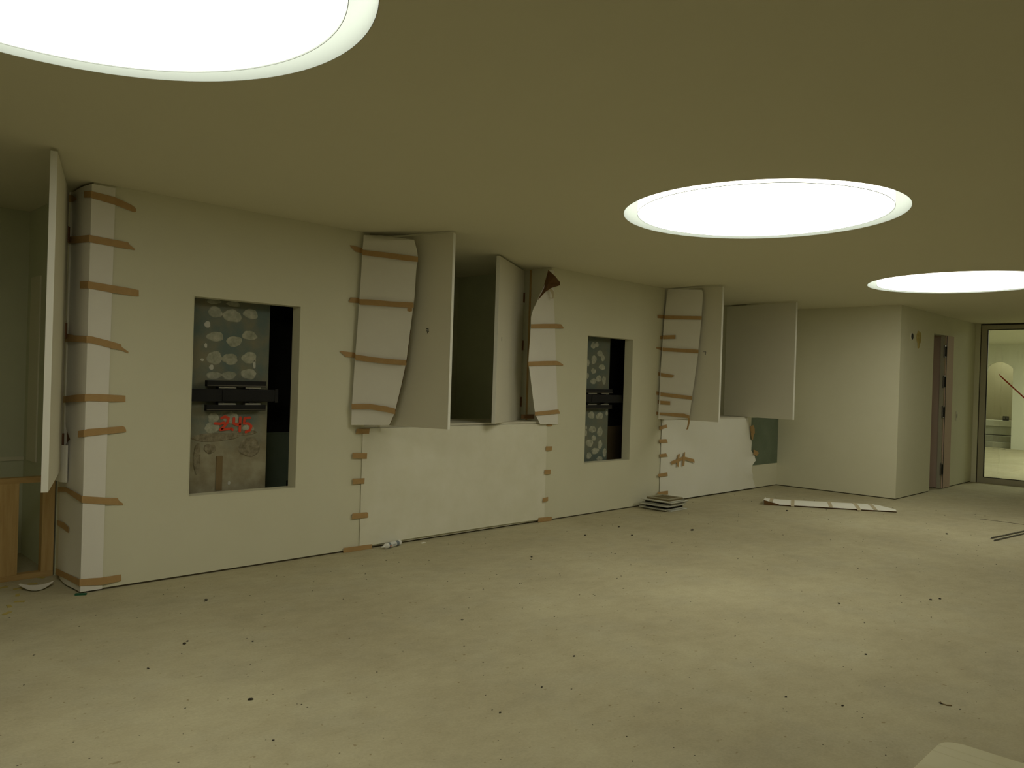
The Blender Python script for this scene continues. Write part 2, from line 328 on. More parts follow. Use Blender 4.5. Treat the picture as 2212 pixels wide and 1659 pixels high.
T2 = [[[[3.799,5.804,2.667],[3.799,5.804,2.66]],[[3.851,5.804,2.665],[3.853,5.804,2.619]],[[3.917,5.804,2.66],[3.918,5.804,2.614]],[[3.9,5.758,2.636],[3.9,5.755,2.59]],[[4.015,5.566,2.611],[4.014,5.563,2.563]],[[4.091,5.438,2.591],[4.091,5.436,2.542]],[[4.161,5.318,2.572],[4.162,5.317,2.527]]],[[[3.804,5.804,2.183],[3.804,5.804,2.174]],[[3.819,5.804,2.217],[3.821,5.804,2.173]],[[3.899,5.804,2.221],[3.901,5.804,2.176]],[[3.882,5.758,2.206],[3.882,5.755,2.158]],[[3.944,5.663,2.203],[3.945,5.661,2.154]],[[4.039,5.519,2.189],[4.04,5.518,2.143]],[[4.151,5.347,2.181],[4.153,5.347,2.136]]],[[[4.122,5.394,2.135],[4.123,5.395,2.11]],[[4.133,5.377,2.135],[4.135,5.377,2.103]],[[4.145,5.359,2.136],[4.146,5.359,2.108]]],[[[3.73,5.804,1.749],[3.731,5.804,1.742]],[[3.788,5.804,1.746],[3.79,5.804,1.7]],[[3.875,5.804,1.741],[3.876,5.804,1.696]],[[3.859,5.759,1.724],[3.858,5.756,1.675]],[[3.956,5.633,1.705],[3.956,5.631,1.659]],[[4.05,5.51,1.693],[4.052,5.511,1.647]],[[4.135,5.402,1.687],[4.138,5.404,1.642]]],[[[3.835,5.764,1.295],[3.836,5.762,1.25]],[[3.944,5.655,1.301],[3.946,5.655,1.255]],[[4.052,5.549,1.282],[4.056,5.553,1.233]],[[4.106,5.5,1.266],[4.111,5.504,1.215]]]]
P4 = [[[8.631,5.78,2.789],[8.588,5.568,2.772]],[[8.627,5.78,2.782],[8.589,5.251,2.746]],[[8.618,5.78,2.73],[8.589,5.234,2.696]],[[8.567,5.78,2.418],[8.589,5.244,2.401]],[[8.536,5.78,2.002],[8.589,5.273,2.001]],[[8.516,5.78,1.654],[8.589,5.31,1.665]],[[8.509,5.78,1.401],[8.589,5.344,1.417]],[[8.503,5.78,1.175],[8.589,5.368,1.195]],[[8.504,5.78,1.105],[8.588,5.375,1.127]]]
T4 = [[[[8.449,5.804,2.446],[8.451,5.804,2.401]],[[8.584,5.804,2.452],[8.587,5.804,2.407]],[[8.558,5.767,2.443],[8.552,5.761,2.397]],[[8.575,5.236,2.415],[8.574,5.234,2.371]]],[[[8.522,5.804,2.18],[8.524,5.804,2.135]],[[8.571,5.804,2.184],[8.573,5.804,2.138]],[[8.537,5.765,2.184],[8.534,5.761,2.136]],[[8.549,5.595,2.186],[8.546,5.592,2.138]]],[[[8.444,5.804,2.029],[8.445,5.804,2.011]],[[8.565,5.804,2.033],[8.568,5.804,1.987]],[[8.526,5.761,2.026],[8.522,5.757,1.981]],[[8.574,5.266,1.998],[8.575,5.265,1.954]]],[[[8.504,5.804,1.707],[8.506,5.804,1.667]],[[8.546,5.804,1.706],[8.548,5.804,1.66]],[[8.507,5.761,1.7],[8.504,5.758,1.654]],[[8.528,5.615,1.679],[8.526,5.613,1.642]],[[8.533,5.582,1.672],[8.533,5.581,1.668]]],[[[8.476,5.804,1.46],[8.478,5.804,1.417]],[[8.546,5.804,1.454],[8.548,5.804,1.409]],[[8.5,5.753,1.447],[8.498,5.751,1.402]],[[8.576,5.336,1.415],[8.578,5.335,1.37]]],[[[8.512,5.804,1.35],[8.514,5.804,1.302]],[[8.552,5.804,1.347],[8.554,5.804,1.299]],[[8.497,5.751,1.342],[8.498,5.749,1.296]],[[8.523,5.624,1.338],[8.522,5.622,1.293]]],[[[8.49,5.804,1.198],[8.492,5.804,1.158]],[[8.546,5.804,1.193],[8.548,5.804,1.157]],[[8.493,5.755,1.189],[8.494,5.754,1.158]],[[8.559,5.431,1.19],[8.561,5.43,1.143]],[[8.575,5.365,1.169],[8.574,5.363,1.133]]]]
T4hang = [[[8.578,5.384,1.136],[8.579,5.362,1.137]],[[8.578,5.386,1.077],[8.579,5.361,1.076]],[[8.578,5.395,1.031],[8.579,5.374,1.026]],[[8.578,5.406,0.987],[8.578,5.382,0.997]]]
P3 = [[[6.328,5.79,2.758],[6.435,5.802,2.772]],[[6.315,5.79,2.676],[6.439,5.802,2.691]],[[6.214,5.76,2.53],[6.445,5.802,2.556]],[[6.168,5.76,2.472],[6.441,5.802,2.502]],[[6.128,5.76,2.389],[6.449,5.802,2.421]],[[6.074,5.76,2.306],[6.455,5.802,2.34]],[[6.045,5.76,2.225],[6.467,5.802,2.26]],[[6.046,5.76,2.12],[6.478,5.802,2.152]],[[6.038,5.76,1.924],[6.498,5.802,1.949]],[[6.027,5.76,1.74],[6.517,5.802,1.759]],[[6.064,5.76,1.597],[6.53,5.802,1.609]],[[6.107,5.76,1.401],[6.55,5.802,1.404]],[[6.147,5.76,1.23],[6.567,5.802,1.226]],[[6.176,5.76,1.164],[6.574,5.802,1.157]],[[6.242,5.76,1.077],[6.582,5.802,1.068]]]
T3 = [[[[6.034,5.748,2.145],[6.036,5.748,2.101]],[[6.237,5.765,2.164],[6.239,5.765,2.118]],[[6.463,5.79,2.182],[6.466,5.79,2.133]],[[6.575,5.802,2.186],[6.578,5.802,2.138]],[[6.619,5.804,2.155],[6.619,5.804,2.14]]],[[[6.01,5.748,1.746],[6.012,5.748,1.701]],[[6.255,5.765,1.762],[6.257,5.765,1.714]],[[6.495,5.792,1.774],[6.497,5.792,1.725]],[[6.547,5.802,1.771],[6.549,5.802,1.726]],[[6.634,5.804,1.739],[6.635,5.804,1.726]]],[[[6.138,5.75,1.211],[6.139,5.75,1.171]],[[6.28,5.765,1.219],[6.282,5.765,1.176]],[[6.52,5.792,1.232],[6.522,5.792,1.186]],[[6.579,5.804,1.234],[6.581,5.804,1.188]],[[6.601,5.804,1.201],[6.602,5.804,1.185]]],[[[6.385,5.804,1.067],[6.386,5.804,1.048]],[[6.476,5.804,1.069],[6.477,5.804,1.049]]]]
P3curl = [[6.317,5.78,2.759],[6.361,5.72,2.696],[6.437,5.71,2.633],[6.412,5.69,2.597],[6.385,5.71,2.582],[6.307,5.72,2.557],[6.217,5.725,2.502],[6.159,5.75,2.431],[6.14,5.755,2.414],[6.236,5.78,2.533]]
P3hang = [[[6.254,5.71,2.528],[6.3,5.71,2.552]],[[6.294,5.71,2.509],[6.337,5.71,2.526]],[[6.32,5.71,2.471],[6.345,5.71,2.487]],[[6.321,5.71,2.45],[6.337,5.71,2.444]],[[6.272,5.71,2.448],[6.274,5.71,2.44]]]
TS1 = [[[[3.917,5.804,1.075],[3.909,5.804,1.033]],[[4.065,5.804,1.075],[4.061,5.804,1.028]]],[[[3.881,5.804,0.865],[3.883,5.804,0.817]],[[4.035,5.804,0.856],[4.032,5.804,0.806]]],[[[3.889,5.804,0.64],[3.892,5.804,0.591]],[[4.015,5.804,0.636],[4.013,5.804,0.588]]],[[[3.898,5.804,0.335],[3.893,5.804,0.288]],[[4.05,5.804,0.331],[4.056,5.804,0.282]],[[4.063,5.804,0.319],[4.063,5.804,0.286]]],[[[3.814,5.804,0.044],[3.814,5.804,0.001]],[[4.115,5.804,0.04],[4.114,5.804,0.001]]],[[[6.382,5.804,0.829],[6.381,5.804,0.783]],[[6.486,5.804,0.827],[6.477,5.804,0.781]]],[[[6.372,5.804,0.572],[6.365,5.804,0.525]],[[6.47,5.804,0.569],[6.469,5.804,0.518]]],[[[6.355,5.804,0.262],[6.352,5.804,0.215]],[[6.439,5.804,0.27],[6.44,5.804,0.226]]],[[[6.292,5.804,0.054],[6.285,5.804,0.007]],[[6.51,5.804,0.044],[6.508,5.804,-0.002]]]]
S1 = [[[3.997,5.806,1.083],[6.352,5.806,1.053]],[[3.997,5.806,0.012],[6.355,5.806,0.001]]]
TS2 = [[[[8.544,5.804,1.009],[8.547,5.804,0.96]],[[8.709,5.804,1.028],[8.729,5.804,0.989]]],[[[8.546,5.804,0.839],[8.556,5.804,0.795]],[[8.714,5.804,0.838],[8.748,5.804,0.79]]],[[[8.553,5.804,0.645],[8.593,5.804,0.606]],[[8.717,5.804,0.651],[8.758,5.804,0.606]]],[[[8.544,5.804,0.39],[8.561,5.804,0.353]],[[8.754,5.804,0.4],[8.769,5.804,0.353]]],[[[8.542,5.804,0.159],[8.555,5.804,0.118]],[[8.784,5.804,0.155],[8.787,5.804,0.105]]],[[[8.617,5.804,0.105],[8.637,5.804,0.093]],[[8.772,5.804,0.093],[8.765,5.804,0.08]]],[[[8.821,5.804,0.539],[8.847,5.804,0.497]],[[8.982,5.804,0.568],[8.994,5.804,0.525]],[[9.102,5.804,0.592],[9.121,5.804,0.552]]],[[[9.102,5.804,0.596],[9.104,5.804,0.555]],[[9.375,5.804,0.544],[9.403,5.804,0.494]]],[[[8.985,5.804,0.628],[9.027,5.804,0.632]],[[8.96,5.804,0.538],[9.004,5.804,0.535]],[[8.963,5.804,0.47],[9.009,5.804,0.454]]],[[[9.115,5.804,0.642],[9.148,5.804,0.652]],[[9.104,5.804,0.553],[9.149,5.804,0.551]],[[9.089,5.804,0.469],[9.138,5.804,0.466]]],[[[10.916,5.804,0.963],[10.937,5.804,0.881]],[[11.014,5.804,0.98],[11.034,5.804,0.865]],[[11.056,5.804,0.929],[11.07,5.804,0.842]]],[[[10.943,5.804,0.868],[10.976,5.804,0.765]],[[11.046,5.804,0.891],[11.015,5.804,0.758]]],[[[11.038,5.804,0.611],[11.043,5.804,0.534]],[[11.172,5.804,0.573],[11.15,5.804,0.503]],[[11.211,5.804,0.546],[11.175,5.804,0.525]]]]
S2 = [[8.576,5.798,1.09],[10.866,5.798,1.091],[10.932,5.798,0.944],[10.952,5.798,0.767],[11.013,5.798,0.739],[11.007,5.798,0.587],[11.138,5.798,0.505],[11.116,5.798,0.442],[11.003,5.798,0.371],[10.995,5.798,0.295],[11.171,5.798,0.015],[11.306,5.798,-0.014],[11.189,5.798,-0.057],[10.084,5.798,-0.012],[9.168,5.798,0.004],[8.612,5.798,0.027]]
GB = [[11.044,5.81,1.084],[11.903,5.81,1.051],[11.905,5.81,0.364],[11.009,5.81,0.357]]
COL1 = [[2.539,6.01,2.083],[3.17,6.01,2.11],[2.573,6.01,0.579],[3.191,6.01,0.578]]
DAB1 = [[2.712,6.01,2.007,25.495750708215297,25.495750708215297],[2.853,6.01,1.987,33.994334277620396,28.328611898016998],[3.008,6.01,2.015,26.91218130311615,22.6628895184136],[2.652,6.01,1.904,10.76487252124646,15.58073654390935],[2.718,6.01,1.813,29.74504249291785,22.6628895184136],[2.875,6.01,1.784,28.328611898016998,24.07932011331445],[3.004,6.01,1.839,26.91218130311615,21.246458923512748],[2.644,6.01,1.74,5.6657223796034,10.76487252124646],[2.718,6.01,1.646,26.062322946175637,31.1614730878187],[2.844,6.01,1.641,29.74504249291785,24.07932011331445],[3.007,6.01,1.658,28.328611898016998,25.495750708215297],[2.694,6.01,1.571,7.93201133144476,13.031161473087819],[2.717,6.01,1.507,28.328611898016998,16.997167138810198],[2.84,6.01,1.51,26.91218130311615,18.41359773371105],[3.006,6.01,1.525,29.74504249291785,22.6628895184136],[2.619,6.01,1.627,6.23229461756374,6.798866855524079],[2.722,6.01,1.171,19.8300283286119,25.495750708215297],[2.867,6.01,1.17,31.1614730878187,25.495750708215297],[2.713,6.01,1.094,25.495750708215297,25.495750708215297],[3.014,6.01,1.082,22.6628895184136,19.8300283286119],[2.78,6.01,0.656,11.3314447592068,16.997167138810198],[2.866,6.01,0.65,5.09915014164306,8.498583569405099],[2.699,6.01,2.088,25.495750708215297,11.3314447592068],[2.861,6.01,2.082,25.495750708215297,11.3314447592068],[3.052,6.01,1.607,5.09915014164306,19.8300283286119]]
BR1 = [[2.629,6.01,1.469],[3.122,6.01,1.471],[3.124,6.01,1.424],[2.629,6.01,1.42],[2.549,6.01,1.408],[3.224,6.01,1.403],[3.227,6.01,1.301],[2.551,6.01,1.307],[2.629,6.01,1.28],[3.122,6.01,1.277],[3.124,6.01,1.231],[2.631,6.01,1.236]]
TXT = {"-":[[2.733,6.01,1.13],[2.776,6.01,1.127],[2.808,6.01,1.134]],"2":[[2.786,6.01,1.171],[2.814,6.01,1.183],[2.843,6.01,1.17],[2.837,6.01,1.139],[2.809,6.01,1.106],[2.778,6.01,1.079],[2.815,6.01,1.082],[2.853,6.01,1.086]],".":[[2.869,6.01,1.088],[2.879,6.01,1.077]],"4":[[2.889,6.01,1.169],[2.888,6.01,1.127],[2.918,6.01,1.116],[2.94,6.01,1.121]],"4b":[[2.942,6.01,1.174],[2.941,6.01,1.116],[2.94,6.01,1.063]],"5":[[3.023,6.01,1.172],[2.978,6.01,1.168],[2.975,6.01,1.126],[3.013,6.01,1.125],[3.038,6.01,1.103],[3.028,6.01,1.071],[2.992,6.01,1.056]]}
COL2 = [[7.302,6.01,2.086],[7.751,6.01,2.097],[7.308,6.01,0.595],[7.747,6.01,0.594]]
DAB2 = [[7.414,6.01,1.996,8.678881388621022,15.429122468659596],[7.551,6.01,1.905,10.607521697203472,13.500482160077146],[7.439,6.01,1.826,10.607521697203472,19.286403085824496],[7.612,6.01,1.853,6.750241080038573,15.429122468659596],[7.6,6.01,1.74,12.536162005785922,12.536162005785922],[7.436,6.01,1.688,9.257473481195758,11.957569913211188],[7.541,6.01,1.597,10.607521697203472,15.043394406943106],[7.439,6.01,1.562,11.186113789778208,12.729026036644166],[7.647,6.01,1.579,7.714561234329798,17.357762777242044],[7.329,6.01,1.782,5.400192864030859,15.429122468659596],[7.33,6.01,1.626,4.243008678881389,13.500482160077146],[7.421,6.01,1.152,11.571841851494698,17.357762777242044],[7.581,6.01,1.14,13.886210221793636,15.429122468659596],[7.451,6.01,0.978,13.114754098360656,15.814850530376086],[7.596,6.01,0.944,11.186113789778208,20.829315332690456],[7.482,6.01,0.871,9.257473481195758,12.536162005785922],[7.404,6.01,0.812,13.500482160077146,17.357762777242044],[7.608,6.01,0.788,8.678881388621022,19.286403085824496],[7.515,6.01,0.713,15.429122468659596,13.500482160077146],[7.398,6.01,0.66,9.257473481195758,15.429122468659596],[7.607,6.01,0.618,11.571841851494698,9.643201542912248],[7.721,6.01,1.171,4.821600771456124,11.571841851494698],[7.327,6.01,1.002,3.085824493731919,9.643201542912248],[7.325,6.01,0.938,4.628736740597879,15.429122468659596],[7.701,6.01,0.685,7.714561234329798,19.286403085824496],[7.485,6.01,2.011,7.714561234329798,11.571841851494698]]
BR2 = [[7.207,6.01,1.468],[7.727,6.01,1.467],[7.726,6.01,1.417],[7.21,6.01,1.415],[7.211,6.01,1.401],[8.057,6.01,1.396],[8.053,6.01,1.296],[7.215,6.01,1.303],[7.216,6.01,1.29],[7.724,6.01,1.284],[7.721,6.01,1.232],[7.219,6.01,1.239]]
VOID1 = [[3.404,6.32,1.017],[3.561,6.32,1.013],[3.494,6.32,0.584],[3.576,6.32,0.558]]
VOID2 = [[8.151,6.32,0.988],[8.472,6.32,0.97]]
STICK = [[[9.636,2.242,0.0],[10.366,2.101,0.0]],[[9.504,2.203,0.0],[10.386,2.105,0.0]],[[9.808,2.237,0.0],[10.507,2.131,0.0]]]
JOINT = [[11.054,2.712,0.0],[11.091,2.119,0.0]]
STRIP = [[9.703,4.957,0.06],[9.669,4.904,0.01],[9.787,4.692,0.012],[10.022,4.266,0.012],[10.307,3.973,0.01],[10.454,3.709,0.01],[10.615,3.503,0.005],[10.741,3.54,0.01],[10.746,3.596,0.01],[10.94,3.732,0.02],[10.83,3.825,0.025],[10.699,3.94,0.03],[10.383,4.315,0.04],[10.131,4.527,0.045],[9.949,4.772,0.05]]
STRIPT = [[[[9.901,4.889,0.09],[9.782,4.819,0.09]],[[9.759,4.826,0.07],[9.804,4.796,0.07]],[[9.735,4.788,0.03],[9.713,4.724,0.03]]],[[[10.018,4.733,0.065],[10.001,4.703,0.065]],[[9.934,4.665,0.06],[9.998,4.646,0.06]],[[9.87,4.58,0.03],[9.878,4.535,0.03]],[[9.701,4.479,0.02],[9.702,4.426,0.02]],[[9.884,4.505,0.02],[9.749,4.431,0.02]]],[[[10.28,4.273,0.06],[10.288,4.244,0.06]],[[10.216,4.193,0.04],[10.254,4.167,0.04]],[[10.187,4.119,0.03],[10.169,4.056,0.03]]],[[[10.502,3.943,0.06],[10.59,3.946,0.06]],[[10.565,3.941,0.04],[10.586,3.903,0.04]],[[10.386,3.774,0.03],[10.442,3.735,0.03]],[[10.373,3.744,0.02],[10.388,3.698,0.02]]],[[[10.651,3.746,0.05],[10.694,3.717,0.05]],[[10.537,3.671,0.04],[10.579,3.642,0.04]],[[10.495,3.588,0.03],[10.537,3.545,0.03]]]]
SCRAPS = [[2.312,5.133,0.0],[2.163,4.179,0.0],[1.856,4.384,0.0],[1.885,4.41,-0.0],[1.773,3.435,0.0],[3.353,3.716,-0.0],[3.399,2.823,0.0],[6.55,4.727,0.0],[6.813,5.09,0.0],[6.155,5.016,0.0],[7.318,4.501,0.0],[5.716,2.284,0.0],[4.743,1.73,0.0],[3.773,1.754,0.0],[9.511,2.651,0.0],[4.294,1.199,0.0],[6.466,1.835,0.0],[6.379,1.873,0.0],[5.009,4.677,0.0],[9.504,4.485,0.0],[2.931,2.639,0.0],[1.566,4.13,0.0],[2.562,2.56,0.0],[3.883,1.518,0.0],[1.651,2.988,0.0]]
PAPSC = [[1.489,6.191,-0.0],[1.47,5.996,0.0],[1.569,6.005,0.0],[1.655,6.137,0.0],[1.601,6.132,-0.0]]
CHIPS = [[1.459,6.183,0.0],[1.414,6.011,-0.0],[1.385,5.838,0.0],[1.265,5.61,0.0],[1.653,6.416,0.0],[1.383,6.275,0.0],[1.311,5.764,0.0],[1.561,6.258,0.0]]
HOLE = [[12.348,4.0,2.38],[12.642,4.0,2.371],[14.666,4.0,1.182]]
JH = [[13.907,4.0,2.245],[13.876,4.0,1.75],[13.892,4.0,1.257],[13.885,4.0,0.313]]
NUM = [[[4.275,5.318,1.964],[4.281,5.3,1.964],[4.281,5.301,1.942],[4.279,5.307,1.926]],[[4.276,5.317,1.946],[4.283,5.294,1.942]]]

# ------------------------------------------------------------------ setting: floor and ceiling
LIGHTS = [(0.715, 2.75), (5.26, 2.755), (9.87, 2.68)]
LR = 0.98
struct(boxes('floor', [(RX, FX + 2.2, RY, NY + 0.2, -0.12, 0.0)], 'floor'))

def plate_with_holes(outer, holes, z):
    bm = bmesh.new()
    def loop(pts):
        vs = [bm.verts.new((x, y, z)) for x, y in pts]
        return [bm.edges.new((vs[i], vs[(i + 1) % len(vs)])) for i in range(len(vs))]
    E = loop(outer)
    for h in holes: E += loop(h)
    bmesh.ops.triangle_fill(bm, use_beauty=True, use_dissolve=False, edges=E)
    return bm
holes = [[(cx + LR * math.cos(2 * math.pi * i / 96), cy + LR * math.sin(2 * math.pi * i / 96)) for i in range(96)] for cx, cy in LIGHTS]
bm = plate_with_holes([(RX, RY), (GX + 0.08, RY), (GX + 0.08, NY + 0.2), (RX, NY + 0.2)], holes, H)
for f in bm.faces:
    if f.normal.z > 0: f.normal_flip()
ex = bmesh.ops.extrude_face_region(bm, geom=list(bm.faces))
for v in ex['geom']:
    if isinstance(v, bmesh.types.BMVert): v.co.z += 0.03
struct(from_bm('ceiling', bm, 'ceil'))

# ------------------------------------------------------------------ setting: left wall piers with window openings
GAP = 0.015
def pier(x0, x1, win=None, nm='wall_left'):
    t = 0.12; L = []
    if win:
        a, b, c, d = win
        L += [(x0, a, D, D + t, GAP, H), (b, x1, D, D + t, GAP, H), (a, b, D, D + t, GAP, c), (a, b, D, D + t, d, H)]
        L += [(x0, x0 + t, D + t, DB, GAP, H), (x1 - t, x1, D + t, DB, GAP, H)]
    else:
        L += [(x0, x1, D, DB, GAP, H)]
    o = struct(boxes(nm, L, 'wall'))
    return o
w1 = (2.457, 3.345, 0.599, 2.098)
w2 = (7.063, 7.946, 0.602, 2.097)
pier(1.75, 4.0, w1); pier(6.40, 8.61, w2)
pier(10.90, EX + 0.1)
pier(RX, -0.75)
for k, (x0, x1) in enumerate([(1.75, 4.0), (6.40, 8.61), (10.90, EX + 0.1), (RX, -0.75)]):
    struct(boxes('gap_shade_left', [(x0 + 0.012, x1 - 0.012, D + 0.012, DB - 0.01, 0.0, GAP + 0.001)], 'dark'))  # recessed dark strip, shade of the gap under the wall put into its colour
# hollow behind the openings: unlit darkness painted black above, lower lining below
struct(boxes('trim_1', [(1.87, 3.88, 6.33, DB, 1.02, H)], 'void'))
struct(boxes('trim_2', [(1.87, 3.88, 6.33, DB, GAP, 1.02)], 'green'))
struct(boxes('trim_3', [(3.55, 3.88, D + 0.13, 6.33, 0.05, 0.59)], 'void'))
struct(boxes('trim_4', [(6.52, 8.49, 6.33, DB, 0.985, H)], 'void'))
struct(boxes('trim_5', [(6.52, 8.49, 6.33, DB, GAP, 0.985)], 'board'))
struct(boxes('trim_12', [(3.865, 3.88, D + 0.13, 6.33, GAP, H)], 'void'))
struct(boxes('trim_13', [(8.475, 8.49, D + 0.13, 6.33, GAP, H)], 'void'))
# parapets in the two far openings
for k, (x0, x1) in enumerate([(4.0, 6.40), (8.61, 10.90)]):
    struct(boxes('wall_parapet', [(x0, x1, D + 0.004, DB, GAP, 1.085)], 'fleece' if k == 0 else 'wall'))
    struct(boxes('gap_shade_parapet', [(x0, x1, D + 0.03, DB - 0.01, 0, GAP + 0.001)], 'dark'))
    struct(boxes('trim_%d' % (6 + k), [(x0, x1, D - 0.004, DB + 0.02, 1.085, 1.103)], 'shutter'))
# niches behind the openings
struct(boxes('wall_niche', [(RX, EX, NY, NY + 0.12, 0, H)], 'nichewall'))
for x0, x1 in [(1.745, 1.86), (3.9, 4.02), (6.42, 6.54), (8.46, 8.58), (10.9, 11.0), (-0.87, -0.75)]:
    struct(boxes('wall_niche_side', [(x0, x1, DB, NY, 0, H)], 'nichewall'))
struct(boxes('trim_8', [(1.735, 1.7455, 6.98, 7.24, 0.78, 2.25)], 'jointpale'))
struct(boxes('trim_9', [(-0.75, 1.7455, NY - 0.012, NY + 0.001, 0.765, 0.795)], 'jointpale'))
# green board showing on the last wall piece
struct(boxes('wall_board', [(11.02, EX - 0.002, D - 0.004, D + 0.001, 0.36, 1.09)], 'green'))
# end box, wall beyond it, doorway
struct(boxes('wall_end', [(EX, EX + 0.1, EY, DB, GAP, H)], 'wall'))
struct(boxes('gap_shade_end', [(EX + 0.014, EX + 0.09, EY + 0.014, DB, 0, GAP + 0.001)], 'dark'))
DX0, DX1, DZ = 13.37, 14.0, 2.49
struct(boxes('wall_far', [(EX + 0.1, DX0, EY, EY + 0.14, GAP, H), (DX0, DX1, EY, EY + 0.14, DZ, H), (DX1, GX + 0.08, EY, EY + 0.14, GAP, H)], 'wall'))
struct(boxes('gap_shade_far', [(EX + 0.1, DX0 - 0.01, EY + 0.014, EY + 0.13, 0, GAP + 0.001), (DX1 + 0.01, GX, EY + 0.014, EY + 0.13, 0, GAP + 0.001)], 'dark'))
struct(boxes('wall_door_passage', [(DX0 - 1.2, DX0 - 1.1, EY + 0.14, EY + 1.3, 0, H), (DX0 - 1.2, DX1 + 1.2, EY + 1.3, EY + 1.4, 0, H), (DX1 + 1.1, DX1 + 1.2, EY + 0.14, EY + 1.3, 0, H)], 'wall'))
# room limits out of view
struct(boxes('wall_right', [(RX, GX + 0.08, RY - 0.1, RY, 0, H)], 'wall'))
struct(boxes('wall_back', [(RX - 0.1, RX, RY, NY, 0, H)], 'wall'))
struct(boxes('wall_glazed_side', [(GX - 0.04, GX + 0.08, RY, 0.06, 0, H)], 'wall'))

# ------------------------------------------------------------------ doorway: primed jamb and pivot strip
dr = struct(boxes('door_1', [(DX1 - 0.02, DX1 + 0.001, EY - 0.004, EY + 0.75, 0.01, DZ)], 'primer'))
link_ = boxes('door_frame', [(DX1 - 0.022, DX1 + 0.36, EY - 0.012, EY + 0.0, 0.01, DZ)], 'primer', dr)
boxes('pivot_strip', [(DX1 - 0.075, DX1 - 0.021, EY + 0.005, EY + 0.06, 0.01, DZ - 0.01)], 'frame', dr)
boxes('gap_seal', [(DX1 - 0.021, DX1 - 0.004, EY - 0.016, EY - 0.011, 0.01, DZ - 0.01)], 'gasket', dr)
for z in (2.23, 1.74, 1.25, 0.32):
    h = boxes('hinge', [(DX1 - 0.10, DX1 - 0.03, EY - 0.012, EY + 0.01, z - 0.10, z + 0.10)], 'hinge', dr, bevel=0.004)
    bm = bmesh.new(); cyl(bm, (DX1 - 0.06, EY - 0.02, z - 0.08), (DX1 - 0.06, EY - 0.02, z + 0.08), 0.012); from_bm('hinge_pin', bm, 'gasket', h)
boxes('door_leaf_edge', [(DX1 + 0.36, DX1 + 0.364, EY - 0.006, EY + 0.001, 0.02, DZ)], 'filler', dr)
sw = thing('light_switch', 'small flat light switch on the wall between the pink doorway and the glass door', 'switch', (14.66, EY, 1.18))
boxes('switch_plate', [(-0.035, 0.035, -0.008, 0.0, -0.075, 0.075)], 'shutter', sw, 0.002)
boxes('rocker', [(-0.02, 0.02, -0.012, -0.007, -0.03, 0.03)], 'filler', sw)
bm = bmesh.new(); cyl(bm, (12.35, EY - 0.012, 2.375), (12.35, EY + 0.0, 2.375), 0.055, 0.06)
t = from_bm('pipe_socket', bm, 'shutter'); tag(t, 'dark round open pipe hole high on the wall right of the projecting corner', 'pipe')
bm = bmesh.new(); cyl(bm, (12.35, EY - 0.0135, 2.375), (12.35, EY - 0.011, 2.375), 0.046); from_bm('bore', bm, 'gasket', t)
bm = blob((12.645, EY, 2.375), 0.17, 0.20, 5, 0.02)
t = from_bm('foam_patch', bm, 'foam'); tag(t, 'yellow foam patch on the wall just right of the dark pipe hole', 'patch')
bm = blob((12.64, EY - 0.002, 2.28), 0.06, 0.14, 8, 0.015); from_bm('drip', bm, 'foam', t)

# ------------------------------------------------------------------ glazed screen and the room behind it
FY0 = 3.91
ypan = [FY0, 2.66, 1.40, 0.06]
for k in range(3):
    ya, yb = ypan[k], ypan[k + 1]
    w = boxes('window_%d' % (k + 3), [(GX - 0.03, GX + 0.03, ya - 0.1, ya, 0.0, 2.775), (GX - 0.03, GX + 0.03, yb, yb + 0.1, 0.0, 2.775),
        (GX - 0.03, GX + 0.03, yb + 0.1, ya - 0.1, 0.0, 0.105), (GX - 0.03, GX + 0.03, yb + 0.1, ya - 0.1, 2.69, 2.775)], 'frame'); struct(w)
    boxes('gasket', [(GX - 0.034, GX - 0.028, ya - 0.108, ya - 0.094, 0.1, 2.696), (GX - 0.034, GX - 0.028, yb + 0.094, yb + 0.108, 0.1, 2.696),
        (GX - 0.034, GX - 0.028, yb + 0.1, ya - 0.1, 0.098, 0.11), (GX - 0.034, GX - 0.028, yb + 0.1, ya - 0.1, 2.684, 2.698)], 'gasket', w)
    boxes('outer_joint', [(GX - 0.026, GX + 0.03, ya, ya + 0.012, 0.0, 2.787), (GX - 0.026, GX + 0.03, yb, ya, 2.775, 2.787)], 'gasket', w)
    boxes('pane', [(GX - 0.004, GX + 0.004, yb + 0.09, ya - 0.09, 0.095, 2.70)], 'glass', w)
struct(boxes('trim_10', [(GX - 0.05, GX + 0.08, FY0 + 0.012, EY + 0.05, 0, H)], 'wall'))
# red warning tape on the pane
x = GX - 0.007
rt = from_bm('warning_tape', grid_mesh([[(x, 3.635, 1.93), (x, 3.60, 1.865)], [(x, 3.30, 1.595), (x, 3.265, 1.53)], [(x, 2.86, 1.16), (x, 2.83, 1.09)]], 0.002), 'red')
tag(rt, 'red tape strip stuck diagonally across the glass door', 'tape')
